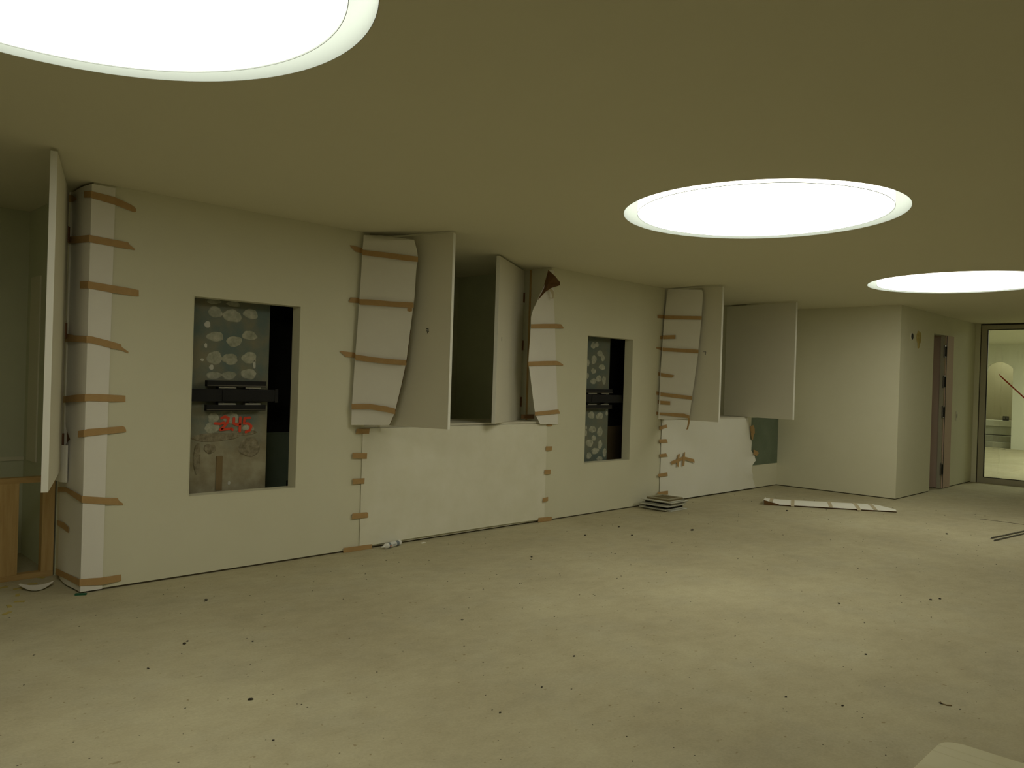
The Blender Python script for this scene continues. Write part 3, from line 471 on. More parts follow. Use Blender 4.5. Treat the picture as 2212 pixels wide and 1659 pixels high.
# far room
FH = 3.06
struct(boxes('ceiling_far_room', [(GX + 0.08, FX + 2.2, RY, NY + 1.2, FH, FH + 0.05)], 'farwall'))
struct(boxes('trim_11', [(GX + 0.03, GX + 0.1, RY, NY + 1.2, H - 0.02, FH)], 'farwall'))
struct(boxes('wall_far_room_side', [(GX + 0.08, FX + 2.2, NY + 0.2, NY + 0.3, 0, FH), (GX + 0.08, FX + 2.2, RY - 0.1, RY, 0, FH), (GX + 0.08, GX + 0.14, EY + 0.0, NY + 0.2, 0, FH)], 'farwall'))
ya, yb = 6.44, 5.755
ctrl = [(ya, 0.0), (ya, 2.22), (ya - 0.015, 2.33), (ya - 0.05, 2.41), (ya - 0.10, 2.465), (ya - 0.17, 2.505), (ya - 0.25, 2.528), (ya - 0.33, 2.535), (ya - 0.41, 2.525), (ya - 0.49, 2.50), (ya - 0.57, 2.455), (ya - 0.64, 2.395), (yb, 2.34), (yb, 0.0)]
arch = ctrl
bm = bmesh.new()
pts = [(NY + 0.2, 0.0), (NY + 0.2, FH), (RY, FH), (RY, 0.0)] + [(y, z) for y, z in arch[::-1]]
vs = [bm.verts.new((FX, y, z)) for y, z in pts]
ed = [bm.edges.new((vs[i], vs[(i + 1) % len(vs)])) for i in range(len(vs))]
bmesh.ops.triangle_fill(bm, use_beauty=True, use_dissolve=False, edges=ed)
ex = bmesh.ops.extrude_face_region(bm, geom=list(bm.faces))
for v in ex['geom']:
    if isinstance(v, bmesh.types.BMVert): v.co.x += 0.14
struct(from_bm('wall_far_room', bm, 'farwall'))
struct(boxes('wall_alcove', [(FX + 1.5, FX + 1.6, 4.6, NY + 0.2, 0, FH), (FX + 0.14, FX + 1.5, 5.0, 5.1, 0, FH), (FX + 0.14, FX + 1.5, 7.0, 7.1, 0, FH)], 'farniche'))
be = thing('alcove_bench', 'pale masonry bench with ledge and steps in the arched alcove behind the glass', 'bench', (FX + 0.9, 6.08, 0))
boxes('ledge', [(-0.1, 0.5, -0.95, 0.8, 0.62, 0.80)], 'farwall', be, 0.01)
boxes('back_rest', [(0.05, 0.5, -0.95, 0.8, 0.36, 0.62)], 'farwall', be)
boxes('seat', [(-0.35, 0.5, -0.95, 0.8, 0.16, 0.34)], 'stone', be, 0.01)
boxes('step', [(-0.6, 0.5, -0.95, 0.8, 0.0, 0.16)], 'stone', be, 0.01)
bb = boxes('junction_box', [(FX + 0.84, FX + 0.92, 6.02, 6.17, 0.80, 0.93)], 'gasket', None, 0.006); tag(bb, 'small black box standing on the alcove ledge behind the glass', 'box')
for y in (6.055, 6.13): boxes('socket_lid', [(FX + 0.835, FX + 0.842, y - 0.025, y + 0.025, 0.84, 0.90)], 'hinge', bb)
bm = bmesh.new()
rows = [[Vector((FX - 0.6 + 0.25 * math.sin(k * 0.3), 5.75 + 0.045 * k + 0, 0.008 + 0.01 * abs(math.sin(k)))) + Vector((d, 0, 0)) for d in (0, 0.07)] for k in range(9)]
o = from_bm('packing_strip', grid_mesh(rows, 0.006), 'stone'); tag(o, 'small curled grey strip lying on the far room floor before the arch', 'scrap')

# ------------------------------------------------------------------ ceiling lights
def make_light(label, c):
    t = thing('ceiling_light', label, 'ceiling light', (c[0], c[1], H), 0, 'large round ceiling lights')
    n = 96; dep = 0.30
    bm = bmesh.new()
    prof = [(LR - 0.002, 0.0005), (LR - 0.002, dep), (0.0, dep)]
    rings = []
    for r, z in prof[:-1]:
        rings.append([bm.verts.new((r * math.cos(2 * math.pi * i / n), r * math.sin(2 * math.pi * i / n), z)) for i in range(n)])
    for a, b in zip(rings, rings[1:]):
        for i in range(n): bm.faces.new((a[i], a[(i + 1) % n], b[(i + 1) % n], b[i]))
    bm.faces.new(rings[-1])
    from_bm('recess_rim', bm, 'lamprim', t)
    bm = bmesh.new(); R0 = 0.876
    ring = []
    for r, z in [(R0 - 0.006, 0.002), (R0, 0.008), (R0, 0.26)]:
        ring.append([bm.verts.new((r * math.cos(2 * math.pi * i / n), r * math.sin(2 * math.pi * i / n), z)) for i in range(n)])
    for a, b in zip(ring, ring[1:]):
        for i in range(n): bm.faces.new((a[i], a[(i + 1) % n], b[(i + 1) % n], b[i]))
    bm.faces.new(ring[0]); bm.faces.new(ring[-1][::-1])
    df = from_bm('diffuser', bm, 'lamp', t)
    bm = bmesh.new()                       # thin hoop round the lower edge
    a = [[bm.verts.new((r * math.cos(2 * math.pi * i / n), r * math.sin(2 * math.pi * i / n), z)) for i in range(n)] for r, z in ((R0 + 0.001, 0.0), (R0 + 0.003, 0.0), (R0 + 0.003, 0.004), (R0 + 0.001, 0.004))]
    for k in range(4):
        for i in range(n): bm.faces.new((a[k][i], a[k][(i + 1) % n], a[(k + 1) % 4][(i + 1) % n], a[(k + 1) % 4][i]))
    from_bm('hoop', bm, 'lamprim', df)
    return t
L0 = make_light('large round glowing ceiling light cut by the top left of the picture, the nearest one', LIGHTS[0])
dup(L0, (*LIGHTS[1], H), 0, 'large round glowing ceiling light in the middle of the row, seen whole')
dup(L0, (*LIGHTS[2], H), 0, 'round glowing ceiling light at the right edge of the picture, the farthest one')
# unseen lights added to brighten the room behind the glass and its alcove
def added_far_light(label, x, y, z, r):
    t = thing('added_round_light', label, 'ceiling light', (x, y, z), 0, 'added unseen lights behind the glass')
    bm = bmesh.new(); cyl(bm, (0, 0, -0.05), (0, 0, -0.002), r, r, 48); from_bm('diffuser', bm, 'farfill', t)
    bm = bmesh.new(); cyl(bm, (0, 0, -0.01), (0, 0, 0), r + 0.03, r + 0.03, 48); from_bm('mount', bm, 'lamprim', t)
added_far_light('unseen round light added to brighten the room behind the glass, the nearer one', 19.0, 2.6, FH, 0.9)
added_far_light('unseen round light added to brighten the room behind the glass, the farther one', 23.6, 3.0, FH, 0.9)
added_far_light('small unseen light added to brighten the arched alcove behind the glass', FX + 0.75, 6.1, FH, 0.3)

# ------------------------------------------------------------------ columns behind the wall openings, brackets, writing
def column(x0, x1, mtl, dabs, name_label, nseed):
    t = boxes('concrete_column', [(x0, x1, 6.01, 6.30, 0.0, H)], mtl, None, 0.004)
    tag(t, name_label, 'column')
    for k, (px, py, pz, w, h) in enumerate(dabs):
        sc = 8.0 if x0 > 5 else 4.45
        f = 1693.4 / (0.709 * px + 0.705 * 6.01)
        W, Hh = w / f / 0.78 if x0 < 5 else w / f / 0.55, h / f
        small = w * h < (16 * 16 if x0 < 5 else 0)
        if px - W / 2 < x0 or px + W / 2 > x1: W = max(0.02, 2 * min(px - x0, x1 - px)) if x0 < px < x1 else 0
        if W <= 0: continue
        from_bm('plaster_dab', blob((px, 6.01, pz), W, Hh, k + nseed, 0.003, 24), 'dabw' if small else 'dab', t)
    return t
c1 = column(2.49, 3.18, 'column', DAB1, 'stained concrete column with plaster dabs and red figures, behind the nearer wall opening', 10)
c2 = column(7.05, 7.75, 'columnblue', DAB2, 'blue grey column covered in pale plaster dabs behind the farther wall opening', 60)
# patches of old render and a timber scrap on the first column
for k, (x, z, w, h) in enumerate([(2.74, 1.02, 0.40, 0.07), (2.98, 1.05, 0.22, 0.05), (3.03, 0.93, 0.20, 0.16), (2.60, 0.86, 0.06, 0.26), (2.70, 0.93, 0.10, 0.08)]):
    from_bm('render_patch', blob((x, 6.01, z), w, h, 200 + k, 0.006, 18), 'render', c1)
boxes('timber_strip', [(2.755, 2.805, 6.003, 6.012, 0.60, 0.87)], 'board', c1)
def stroke(name, pts, r, m, parent, y=None):
    """flat painted stroke with round corners"""
    bm = bmesh.new()
    P = [Vector(p) for p in pts]
    if y is not None:
        for q in P: q.y = y
    for a, b in zip(P, P[1:]):
        d = (b - a); d.normalize(); nrm = Vector((-d.z, 0, d.x)) * r
        v = [bm.verts.new(q) for q in (a + nrm, b + nrm, b - nrm, a - nrm)]
        w = [bm.verts.new(q.co + Vector((0, -0.0015, 0))) for q in v]
        bm.faces.new(w); bm.faces.new(v[::-1])
        for i in range(4): bm.faces.new((v[i], v[(i + 1) % 4], w[(i + 1) % 4], w[i]))
    for p in P:
        c = [bm.verts.new((p.x + r * math.cos(t_ * math.pi / 5), p.y - 0.0016, p.z + r * math.sin(t_ * math.pi / 5))) for t_ in range(10)]
        bm.faces.new(c)
    return from_bm(name, bm, m, parent)
bmall = []
for key, nm in (('-', 'minus_sign'), ('2', 'digit'), ('.', 'decimal_point'), ('5', 'digit')):
    stroke(nm, TXT[key], 0.0105, 'redpaint', c1, 6.0035)
d4 = stroke('digit', TXT['4'], 0.0105, 'redpaint', c1, 6.0035); stroke('digit_stem', TXT['4b'], 0.0105, 'redpaint', d4, 6.0035)

def bracket(x0, x1, xb0, xb1, label):
    t = thing('mounting_bracket', label, 'bracket', (x0, 6.0, 1.35))
    yy = 6.0
    def B(nm, *a, m='steel', par=None, bev=0.002): return boxes(nm, [tuple(a)], m, par or t, bev)
    for z0, z1 in ((1.422, 1.470), (1.233, 1.279)):
        r = B('rail', x0, x1, yy - 0.065, yy - 0.02, z0, z1)
        B('rail_lip', x0, x1, yy - 0.07, yy - 0.065, z0 + 0.006, z0 + 0.012, m='hinge', par=r, bev=0)
    bt = B('beam', xb0, xb1, yy - 0.055, yy + 0.0, 1.305, 1.402)
    B('beam_cover', xb0 + 0.26, xb1 - 0.02, yy - 0.06, yy - 0.055, 1.312, 1.395, par=bt, bev=0)
    B('end_cap', xb1 - 0.03, xb1, yy - 0.062, yy + 0.0, 1.298, 1.409)
    for a, b in ((0.10, 0.24), (0.32, 0.45)):
        a2 = x0 + a * (x1 - x0) / 0.49; b2 = x0 + b * (x1 - x0) / 0.49
        B('spacer_plate', a2, b2, yy - 0.05, yy - 0.02, 1.410, 1.4225, m='bright', bev=0)
        B('spacer_plate', a2, b2, yy - 0.05, yy - 0.02, 1.2785, 1.291, m='bright', bev=0)
    for cx_ in (x0 + 0.12, x1 - 0.12): B('clamp', cx_ - 0.02, cx_ + 0.02, yy - 0.045, yy + 0.008, 1.24, 1.46)
    rehome(t)
    return t
bracket(2.633, 3.125, 2.50, 3.235, 'black steel mounting bracket across the stained column in the nearer wall opening')
bracket(7.17, 7.725, 7.08, 8.05, 'black steel mounting bracket across the dabbed column in the farther wall opening')
# window trims: thin bead round each opening
for k, (a, b, c, d) in enumerate((w1, w2)):
    wn = struct(boxes('window_%d' % (k + 1), [(a - 0.003, a + 0.003, D - 0.002, D + 0.12, c, d), (b - 0.003, b + 0.003, D - 0.002, D + 0.12, c, d),
            (a, b, D - 0.002, D + 0.12, c - 0.003, c + 0.003), (a, b, D - 0.002, D + 0.12, d - 0.003, d + 0.003)], 'wall'))

# ------------------------------------------------------------------ shutters (tall hinged wall panels standing open)
def shutter(label, free, hinge, z0, z1, side, hinges=True, numb=None):
    """visible face runs free -> hinge (xy); the thickness goes to 'side' (+1/-1 of the left normal)"""
    f = Vector((*free, 0)); h = Vector((*hinge, 0)); d = (h - f); ln = d.length; d.normalize()
    n = Vector((-d.y, d.x, 0)) * side
    t = thing('wall_shutter', label, 'shutter', (h.x, h.y, z0), 0, 'tall hinged wall shutters')
    def pt(s, w, z): return f + d * s + n * w + Vector((0, 0, z)) - t.location
    def blk(name, s0, s1, wa, wb, za, zb, m, par, bev=0.0):
        bm = bmesh.new()
        v = [bm.verts.new(pt(s, w, z)) for s in (s0, s1) for w in (wa, wb) for z in (za, zb)]
        for q in ((0, 1, 3, 2), (4, 6, 7, 5), (0, 4, 5, 1), (2, 3, 7, 6), (0, 2, 6, 4), (1, 5, 7, 3)): bm.faces.new([v[i] for i in q])
        bmesh.ops.recalc_face_normals(bm, faces=bm.faces)
        if bev: bmesh.ops.bevel(bm, geom=list(bm.edges), offset=bev, segments=1, affect='EDGES')
        return from_bm(name, bm, m, par)
    blk('leaf', 0.0, ln, 0.0, 0.036, z0, z1, 'shutter', t, 0.0012)
    blk('lit_edge_strip', -0.004, 0.0, 0.0, 0.036, z0, z1, 'edge', t)  # thin strip carrying the painted light of the free edge
    if hinges:
        for z in (z0 + 0.2, (z0 + z1) / 2, z1 - 0.3):
            hg = blk('hinge', ln - 0.03, ln + 0.012, -0.004, 0.0, z - 0.055, z + 0.055, 'brass', t)
            bm = bmesh.new(); a = pt(ln + 0.006, -0.006, z - 0.055); b = pt(ln + 0.006, -0.006, z + 0.055); cyl(bm, a, b, 0.006, n=10)
            from_bm('hinge_knuckle', bm, 'brass', hg)
    return t
s1 = shutter('nearest tall white shutter at the far left, seen almost edge on', (1.335, 5.085), (1.705, 6.19), 0.81, 2.78, 1)
s2 = shutter('white shutter with a small pencilled 7, hinged beside the nearer wall opening', (4.347, 5.085), (4.03, 6.18), 1.107, 2.78, -1)
s3 = shutter('half open white shutter showing brown hinges at the right of the middle recess', (5.441, 5.634), (6.35, 6.17), 1.104, 2.78, 1)
s4 = shutter('narrow looking white shutter right of the second wall opening, behind taped paper', (8.645, 5.0), (8.635, 6.18), 1.107, 2.78, -1)
s5 = shutter('wide white shutter farthest right, nearest the end wall', (10.725, 5.025), (10.84, 6.18), 1.107, 2.78, -1, hinges=False)
for ln in NUM + [[[4.148, 5.752, 1.95]]][:0]:
    P = [Vector(q) for q in ln]
    bm = bmesh.new()
    for a, b in zip(P, P[1:]): cyl(bm, a, b, 0.0028, n=6)
    for v in bm.verts: v.co -= s2.location
    from_bm('pencil_mark', bm, 'ink', s2)
def mark(par, pts, r=0.002):
    bm = bmesh.new()
    for a, b in zip(pts, pts[1:]): cyl(bm, Vector(a) - par.location, Vector(b) - par.location, r, n=6)
    from_bm('pencil_mark', bm, 'ink', par)
mark(s3, [(5.57, 5.708, 1.98), (5.57, 5.708, 1.94)], 0.0015)
mark(s4, [(8.643, 5.235, 1.975), (8.643, 5.20, 1.975), (8.643, 5.205, 1.935)], 0.003)
# hinge battens on the opening jambs
for nm, b in (('trim_14', (6.388, 6.40, 6.105, 6.125, 1.103, 2.79)), ('trim_15', (3.998, 4.01, 6.19, 6.23, 1.103, 2.79)), ('trim_16', (1.72, 1.752, 6.21, 6.25, 0.75, 2.79))):
    struct(boxes(nm, [b], 'pine' if nm == 'trim_14' else 'shutter'))

# ------------------------------------------------------------------ paper covers with tape
def wave(amp, freq, seed, nrm):
    nrm = Vector(nrm)
    def f(q, s, v): return q + nrm * (amp * noise.noise(Vector((s * freq, v * freq * 2.2, seed))))
    return f
# first corner: paper folded round the pier corner
pc = thing('paper_cover', 'tall white paper folded round the wall corner beside the nearest shutter, held by brown tape', 'paper', (1.75, D, 0))
rows = []
for (a, b) in P1front:
    pass
zs = [2.785 - i * (2.785 - 0.012) / 30 for i in range(31)]
rowsF = []
us = [0, .1, .2, .32, .45, .58, .7, .8, .88, .94, .98, 1.0]
for i, z in enumerate(zs):
    k = i / 30; row = []; ys = D - 0.012; xr = 1.885 - 0.012 * k
    yb_ = 6.31
    if 0.97 < z < 1.16: yb_ = 6.31 - 0.20 * min(1, (1.16 - z) / 0.12)
    if z < 0.1: yb_ = 6.26
    for u in us:
        y = yb_ * (1 - u) + ys * u
        row.append(Vector((1.734 - 0.010 * math.sin(u * math.pi) - 0.006 * math.sin(u * 5 + z * 1.5) * (1 - u) * u * 4, y, z)))
    for v in (0.15, 0.35, 0.7, 1.0): row.append(Vector((1.734 * (1 - v) + xr * v, ys + 0.002 * math.sin(v * 3.1), z)))
    rowsF.append(row)
sheet = from_bm('sheet', grid_mesh(rowsF, 0.001), 'paper', pc, True)
# rolled flap beside the tear
bm = bmesh.new(); rr = []
for i in range(9):
    z = 0.99 - 0.26 * i / 8
    rr.append([Vector((1.700 - 0.025 * math.sin(a), 6.17 + 0.11 * math.cos(a), z)) for a in [math.pi * 1.25 * j / 9 for j in range(10)]])
from_bm('rolled_flap', grid_mesh(rr, 0.001), 'paper', pc, True)
from_bm('kraft_underside_and_patch', grid_mesh([[(1.742, 6.38, 2.77), (1.736, 6.26, 2.77)], [(1.742, 6.38, 1.8), (1.736, 6.315, 1.8)], [(1.742, 6.38, 0.95), (1.736, 6.28, 0.95)]], 0.001), 'kraft', pc)
from_bm('kraft_underside_and_patch', grid_mesh([[(1.742, 6.33, 1.17), (1.742, 6.08, 1.17)], [(1.742, 6.33, 0.93), (1.742, 6.08, 0.93)]], 0.001), 'kraft', pc)  # brown patch on the wall, added to darken the torn hole
def fix(cols):
    """lay a tape of the first cover on the paper: front part on the front plane, the rest on the return"""
    ret, fr = [], []
    for a, b in cols:
        A, B_ = Vector(a), Vector(b)
        if A.y > D + 0.002 or B_.y > D + 0.002:
            A.x = B_.x = 1.7165; A.y = min(A.y, 6.30); B_.y = min(B_.y, 6.30)
            if A.y > D: ret.append((A, B_))
        elif A.x > 1.738:
            A.y = B_.y = D - (0.0165 if A.x < 1.9 else 0.006)
            fr.append((A, B_))
    if ret and fr:
        (a1, b1), (a2, b2) = ret[-1], fr[0]
        d1 = abs(a1.y - D); d2 = abs(a2.x - 1.72); t = d1 / (d1 + d2)
        fr.insert(0, (Vector((1.7275, D - 0.0175, a1.z * (1 - t) + a2.z * t)), Vector((1.7275, D - 0.0175, b1.z * (1 - t) + b2.z * t))))
        ret.append((Vector((1.7265, D - 0.0165, fr[0][0].z)), Vector((1.7265, D - 0.0165, fr[0][1].z))))
    return ret + fr
for cols in T1: ribbon('tape_strip', fix(cols), 'tape', pc)
rehome(pc)

def cover(name_label, pairs, tapes, amp, nrm, seed, mtl='paper', bul=0.0, nc=12, group='taped paper covers on the wall corners'):
    loc = Vector(pairs[-1][0]); t = thing('paper_cover', name_label, 'paper', tuple(loc))
    nrm = Vector(nrm)
    def f(q, s, v): return q + nrm * (amp * noise.noise(Vector((s * 2.0, v * 3, seed))) + bul * math.sin(s * math.pi))
    from_bm('sheet', grid_mesh(loft(pairs, nc, 4, f), 0.0012), mtl, t, True)
    for cols in tapes:
        ribbon('tape_strip', [[Vector(a) + nrm * 0.004, Vector(b) + nrm * 0.004] if True else None for a, b in cols], 'tape', t)
    return t
p2 = cover('long white paper curling off the shutter with the pencilled 7, held by four brown tapes', P2, T2, 0.006, (-0.7, -0.7, 0), 3.1)
from_bm('kraft_underside_and_patch', grid_mesh(loft([[Vector(b) + Vector((0.012, 0.008, 0)), Vector(b) + Vector((0.025, 0.03, 0))] for a, b in P2[6:]], 2, 3), 0.001), 'kraft', p2)
rehome(p2)
p4 = cover('narrow white paper on the shutter right of the farther wall opening, with seven brown tapes', P4, T4, 0.003, (-0.7, -0.7, 0), 9.1)
ribbon('hanging_tape', T4hang, 'tape', p4)
rehome(p4)
p3 = cover('white paper with curled brown top corner at the left edge of the second pier', P3, T3, 0.004, (0, -1, 0), 5.2)
c = P3curl
bm = bmesh.new()
vs = [bm.verts.new(q) for q in c]
cen = bm.verts.new(Vector((6.27, 5.735, 2.60)))
for i in range(len(vs)): bm.faces.new((vs[i], vs[(i + 1) % len(vs)], cen))
bmesh.ops.solidify(bm, geom=list(bm.faces), thickness=0.001)
from_bm('curled_corner', bm, 'kraft', p3)
ribbon('hanging_tape', P3hang, 'tapepale', p3)
boxes('kraft_tape', [(6.19, 6.395, 5.995, 6.0, 1.125, 1.17)], 'kraft', p3)
rehome(p3)

# sheets over the parapets
def slab_sheet(label, x0, x1, z0, z1, nx, nz, m, amp, tapes, y=D - 0.004):
    t = thing('cover_sheet', label, 'cover sheet', (x0, y, 0))
    rows = []
    for i in range(nz + 1):
        z = z1 + (z0 - z1) * i / nz
        rows.append([Vector((x0 + (x1 - x0) * j / nx, y - 0.004 - amp * (0.5 + 0.5 * noise.noise(Vector((j * 0.25, i * 0.35, 2.7)))) * min(1, j / 2, (nx - j) / 2)
                     - 0.02 * max(0, (i / nz - 0.85)) * min(1, j / 3), z + (0.010 * math.sin(j / nx * math.pi) if i == nz else 0))) for j in range(nx + 1)])
    from_bm('sheet', grid_mesh(rows, 0.001), m, t, True)
    for k, cols in enumerate(tapes): ribbon('tape_strip', [[Vector(a) - Vector((0, 0.006 + 0.0012 * k, 0)), Vector(b) - Vector((0, 0.006 + 0.0012 * k, 0))] for a, b in cols], 'tape', t)
    return t
q = slab_sheet('off white sheet over the low wall between the wall openings, both side edges taped brown', 3.985, 6.40, 0.03, 1.075, 36, 16, 'fleece', 0.012, [c_ for c_ in TS1])
rehome(q)
# second sheet: torn right edge
t = thing('cover_sheet', 'white torn sheet taped over the far low wall beside the green board', 'cover sheet', (8.62, D, 0))
def edge_r(z):
    P = [(p_[0], p_[2]) for p_ in S2[1:11]]
    for (xa, za), (xb, zb) in zip(P, P[1:]):
        if (za - z) * (zb - z) <= 0 and za != zb: return xa + (xb - xa) * (z - za) / (zb - za)
    return P[0][0] if z > 1 else P[-1][0]
rows = []
for i in range(29):
    z = 1.085 - 1.065 * i / 28
    xr = edge_r(z); n_ = 26
    rows.append([Vector((8.615 + (xr - 8.615) * j / n_, D - 0.010 - 0.010 * (0.5 + 0.5 * noise.noise(Vector((j * 0.3, i * 0.3, 8)))) * min(1, j / 2) - (0.03 * max(0, (j / n_ - 0.92)) * 12 * (1 if i > 16 else 0.2)) * (1 if i < 24 else 0.3), z)) for j in range(n_ + 1)])
from_bm('sheet', grid_mesh(rows, 0.001), 'sheetw', t, True)
for k, cols in enumerate(TS2):
    off = 0.022 if k > 4 else 0.016
    ribbon('tape_strip', [[Vector(a) - Vector((0, off + k * 0.001, 0)), Vector(b) - Vector((0, off + k * 0.001, 0))] for a, b in cols], 'tape', t)
rehome(t)

# ------------------------------------------------------------------ timber frame of the left opening
t = thing('timber_frame', 'pine stud frame low in the dark opening under the nearest shutter', 'frame', (1.5, 6.46, 0))
boxes('top_rail', [(-0.75, 1.735, 6.43, 6.50, 0.695, 0.735)], 'pinex', t, 0.002)
boxes('bottom_plate', [(-0.75, 1.735, 6.43, 6.50, 0.0, 0.04)], 'pinex', t, 0.002)
for x0, x1 in ((1.655, 1.735), (1.30, 1.505), (0.75, 0.82), (0.15, 0.22), (-0.45, -0.38)):
    boxes('stud', [(x0, x1, 6.43, 6.50, 0.04, 0.695)], 'pine', t, 0.002)
rehome(t)

# ------------------------------------------------------------------ stack of square panels by the wall
for k, (zz, th, kind, dx, dy, rz, lab) in enumerate([
    (0.000, 0.012, 'w', 0.02, -0.01, 0.05, 'white square panel at the very bottom of the stack on the floor'),
    (0.016, 0.012, 'w', -0.03, 0.02, -0.02, 'white square panel second from the bottom of the stack'),
    (0.028, 0.030, 'd', 0.00, 0.00, 0.02, 'lowest dark square panel in the stack, between white ones'),
    (0.058, 0.012, 'w', -0.04, 0.0, 0.03, 'white square panel in the middle of the stack, just above the lowest dark one'),
    (0.072, 0.012, 'w', 0.02, 0.015, -0.03, 'white square panel in the middle of the stack, just under the thin dark one'),
    (0.084, 0.014, 'd', -0.01, 0.0, 0.01, 'thin dark square panel in the upper half of the stack'),
    (0.098, 0.012, 'w', 0.03, -0.01, 0.04, 'white square panel third from the top of the stack'),
    (0.112, 0.010, 'w', -0.02, 0.01, -0.01, 'white square panel directly under the framed top panel of the stack'),
    (0.122, 0.026, 'f', 0.01, 0.0, 0.02, 'square panel with pale rim and olive inset on top of the stack')]):
    t = thing('square_panel', lab, 'panel', (8.315 + dx, 5.525 + dy, zz), rz, 'square panels stacked by the wall')
    a = 0.195 if kind != 'd' else 0.165
    if kind == 'w':
        boxes('plate', [(-a, a, -a, a, 0, th)], 'panelw', t, 0.002)
        boxes('edge_band', [(-a - 0.002, a + 0.002, -a - 0.002, a + 0.002, th * 0.35, th * 0.5)], 'panelrim', t)
    elif kind == 'd':
        boxes('core', [(-a, a, -a, a, 0, th)], 'gasket', t, 0.002)
    else:
        a = 0.16
        boxes('rim', [(-a, a, -a, -a + 0.035, 0, th), (-a, a, a - 0.035, a, 0, th), (-a, -a + 0.035, -a + 0.035, a - 0.035, 0, th), (a - 0.035, a, -a + 0.035, a - 0.035, 0, th)], 'panelrim', t)
        boxes('inset', [(-a + 0.035, a - 0.035, -a + 0.035, a - 0.035, 0, th * 0.6)], 'panelo', t)
        boxes('edge_skirt', [(-a - 0.001, a + 0.001, -a - 0.001, a + 0.001, 0, th * 0.7)], 'panelo', t)

# ------------------------------------------------------------------ folded paper strip lying on the floor
t = thing('paper_strip', 'long white paper strip with pale tapes lying on the floor before the end wall', 'paper', (10.4, 4.4, 0))
A0, A1 = Vector((9.72, 4.91, 0)), Vector((10.62, 3.55, 0))          # near edge
B0, B1 = Vector((10.02, 5.03, 0)), Vector((11.02, 3.80, 0))         # far edge
rows = []
for i in range(25):
    s = i / 24; a = A0.lerp(A1, s); b = B0.lerp(B1, s)
    if s > 0.9: b = b.lerp(a, (s - 0.9) * 8)
    row = []
    for j in range(9):
        u = j / 8; q_ = a.lerp(b, u)
        q_.z = 0.006 + 0.012 + 0.035 * math.sin(u * math.pi * 0.75) * (1 - 0.5 * s) + (0.05 * (1 - s * 8) * (1 - u) if s < 0.125 else 0)
        row.append(q_)
    rows.append(row)
from_bm('sheet', grid_mesh(rows, 0.0015), 'sheetw', t, True)
from_bm('kraft_underside_and_patch', grid_mesh([[r_[0] + Vector((0.012, 0.004, -0.003)), Vector((r_[0].x + 0.03, r_[0].y + 0.01, 0.002))] for r_ in rows], 0.001), 'kraft', t)
rs = [[Vector((9.72 - 0.02 * math.cos(a), 4.91 + 0.01, 0.035 + 0.028 * math.sin(a))) + Vector((0.30, 0.12, 0)) * (j / 5) for j in range(6)] for a in [math.pi * 1.5 * k / 8 for k in range(9)]]
from_bm('curled_end', grid_mesh(rs, 0.0015), 'sheetw', t, True)
for s in (0.07, 0.21, 0.50, 0.73, 0.86):
    i = int(s * 24); r_ = rows[i]; dv = (A1 - A0).normalized() * 0.045
    cols = [[q_ + Vector((0, 0, 0.004)), q_ + dv + Vector((0, 0, 0.004))] for q_ in ([r_[0] - (r_[-1] - r_[0]) * 0.10 - Vector((0, 0, 0.012))] if s in (0.21, 0.73) else []) + list(r_)]
    ribbon('tape_strip', cols, 'tapepale', t)
rehome(t)

# ------------------------------------------------------------------ sealant tube on the floor by the wall
t = thing('sealant_tube', 'white sealant cartridge with grey print lying on the floor by the taped sheet', 'tube', (4.27, 5.725, 0.026), math.atan2(0.07, 0.25))
def tube(nm, x0, x1, r, r2, m, n=24, par=None):
    bm = bmesh.new(); cyl(bm, (x0, 0, 0), (x1, 0, 0), r, r2, n); return from_bm(nm, bm, m, par or t)
tube('barrel', -0.075, 0.125, 0.024, 0.024, 'white')
tube('end_rim', 0.122, 0.130, 0.0255, 0.0255, 'white')
tube('printed_band', -0.045, 0.10, 0.0245, 0.0245, 'label')
tube('pale_band', -0.02, 0.06, 0.0248, 0.0248, 'labelw')
tube('shoulder', -0.095, -0.075, 0.012, 0.024, 'white')
tube('nozzle', -0.135, -0.095, 0.006, 0.010, 'white')
boxes('orange_mark', [(-0.038, -0.024, -0.0255, -0.0235, -0.008, 0.004)], 'orange', t)
boxes('text_line', [(0.0, 0.05, -0.0252, -0.0246, 0.002, 0.006)], 'label', t)

# ------------------------------------------------------------------ metal strips at the right edge of the floor
for k, (a, b) in enumerate([((9.64, 2.255), (10.8, 2.075)), ((9.50, 2.195), (10.8, 2.015))]):
    d_ = Vector((b[0] - a[0], b[1] - a[1], 0)); L_ = d_.length
    t = thing('metal_strip', ['thin metal channel strip on the floor at the right edge, the farther of two', 'thin metal channel strip on the floor at the right edge, the nearer of two'][k], 'strip', (a[0], a[1], 0), math.atan2(d_.y, d_.x))
    boxes('web', [(0, L_, -0.009, 0.009, 0, 0.003)], 'hinge', t)
    boxes('flange', [(0.02, L_, -0.009, -0.006, 0.003, 0.012)], 'hinge', t)
    boxes('flange', [(0.02, L_, 0.006, 0.009, 0.003, 0.012)], 'bright', t)
    for m_ in (0.32, 0.62): boxes('clip', [(m_, m_ + 0.05, -0.008, 0.008, 0.008, 0.014)], 'bright', t)
struct(boxes('trim_17', [(11.04, 11.055, 0.6, 2.71, 0.0, 0.003)], 'dark'))

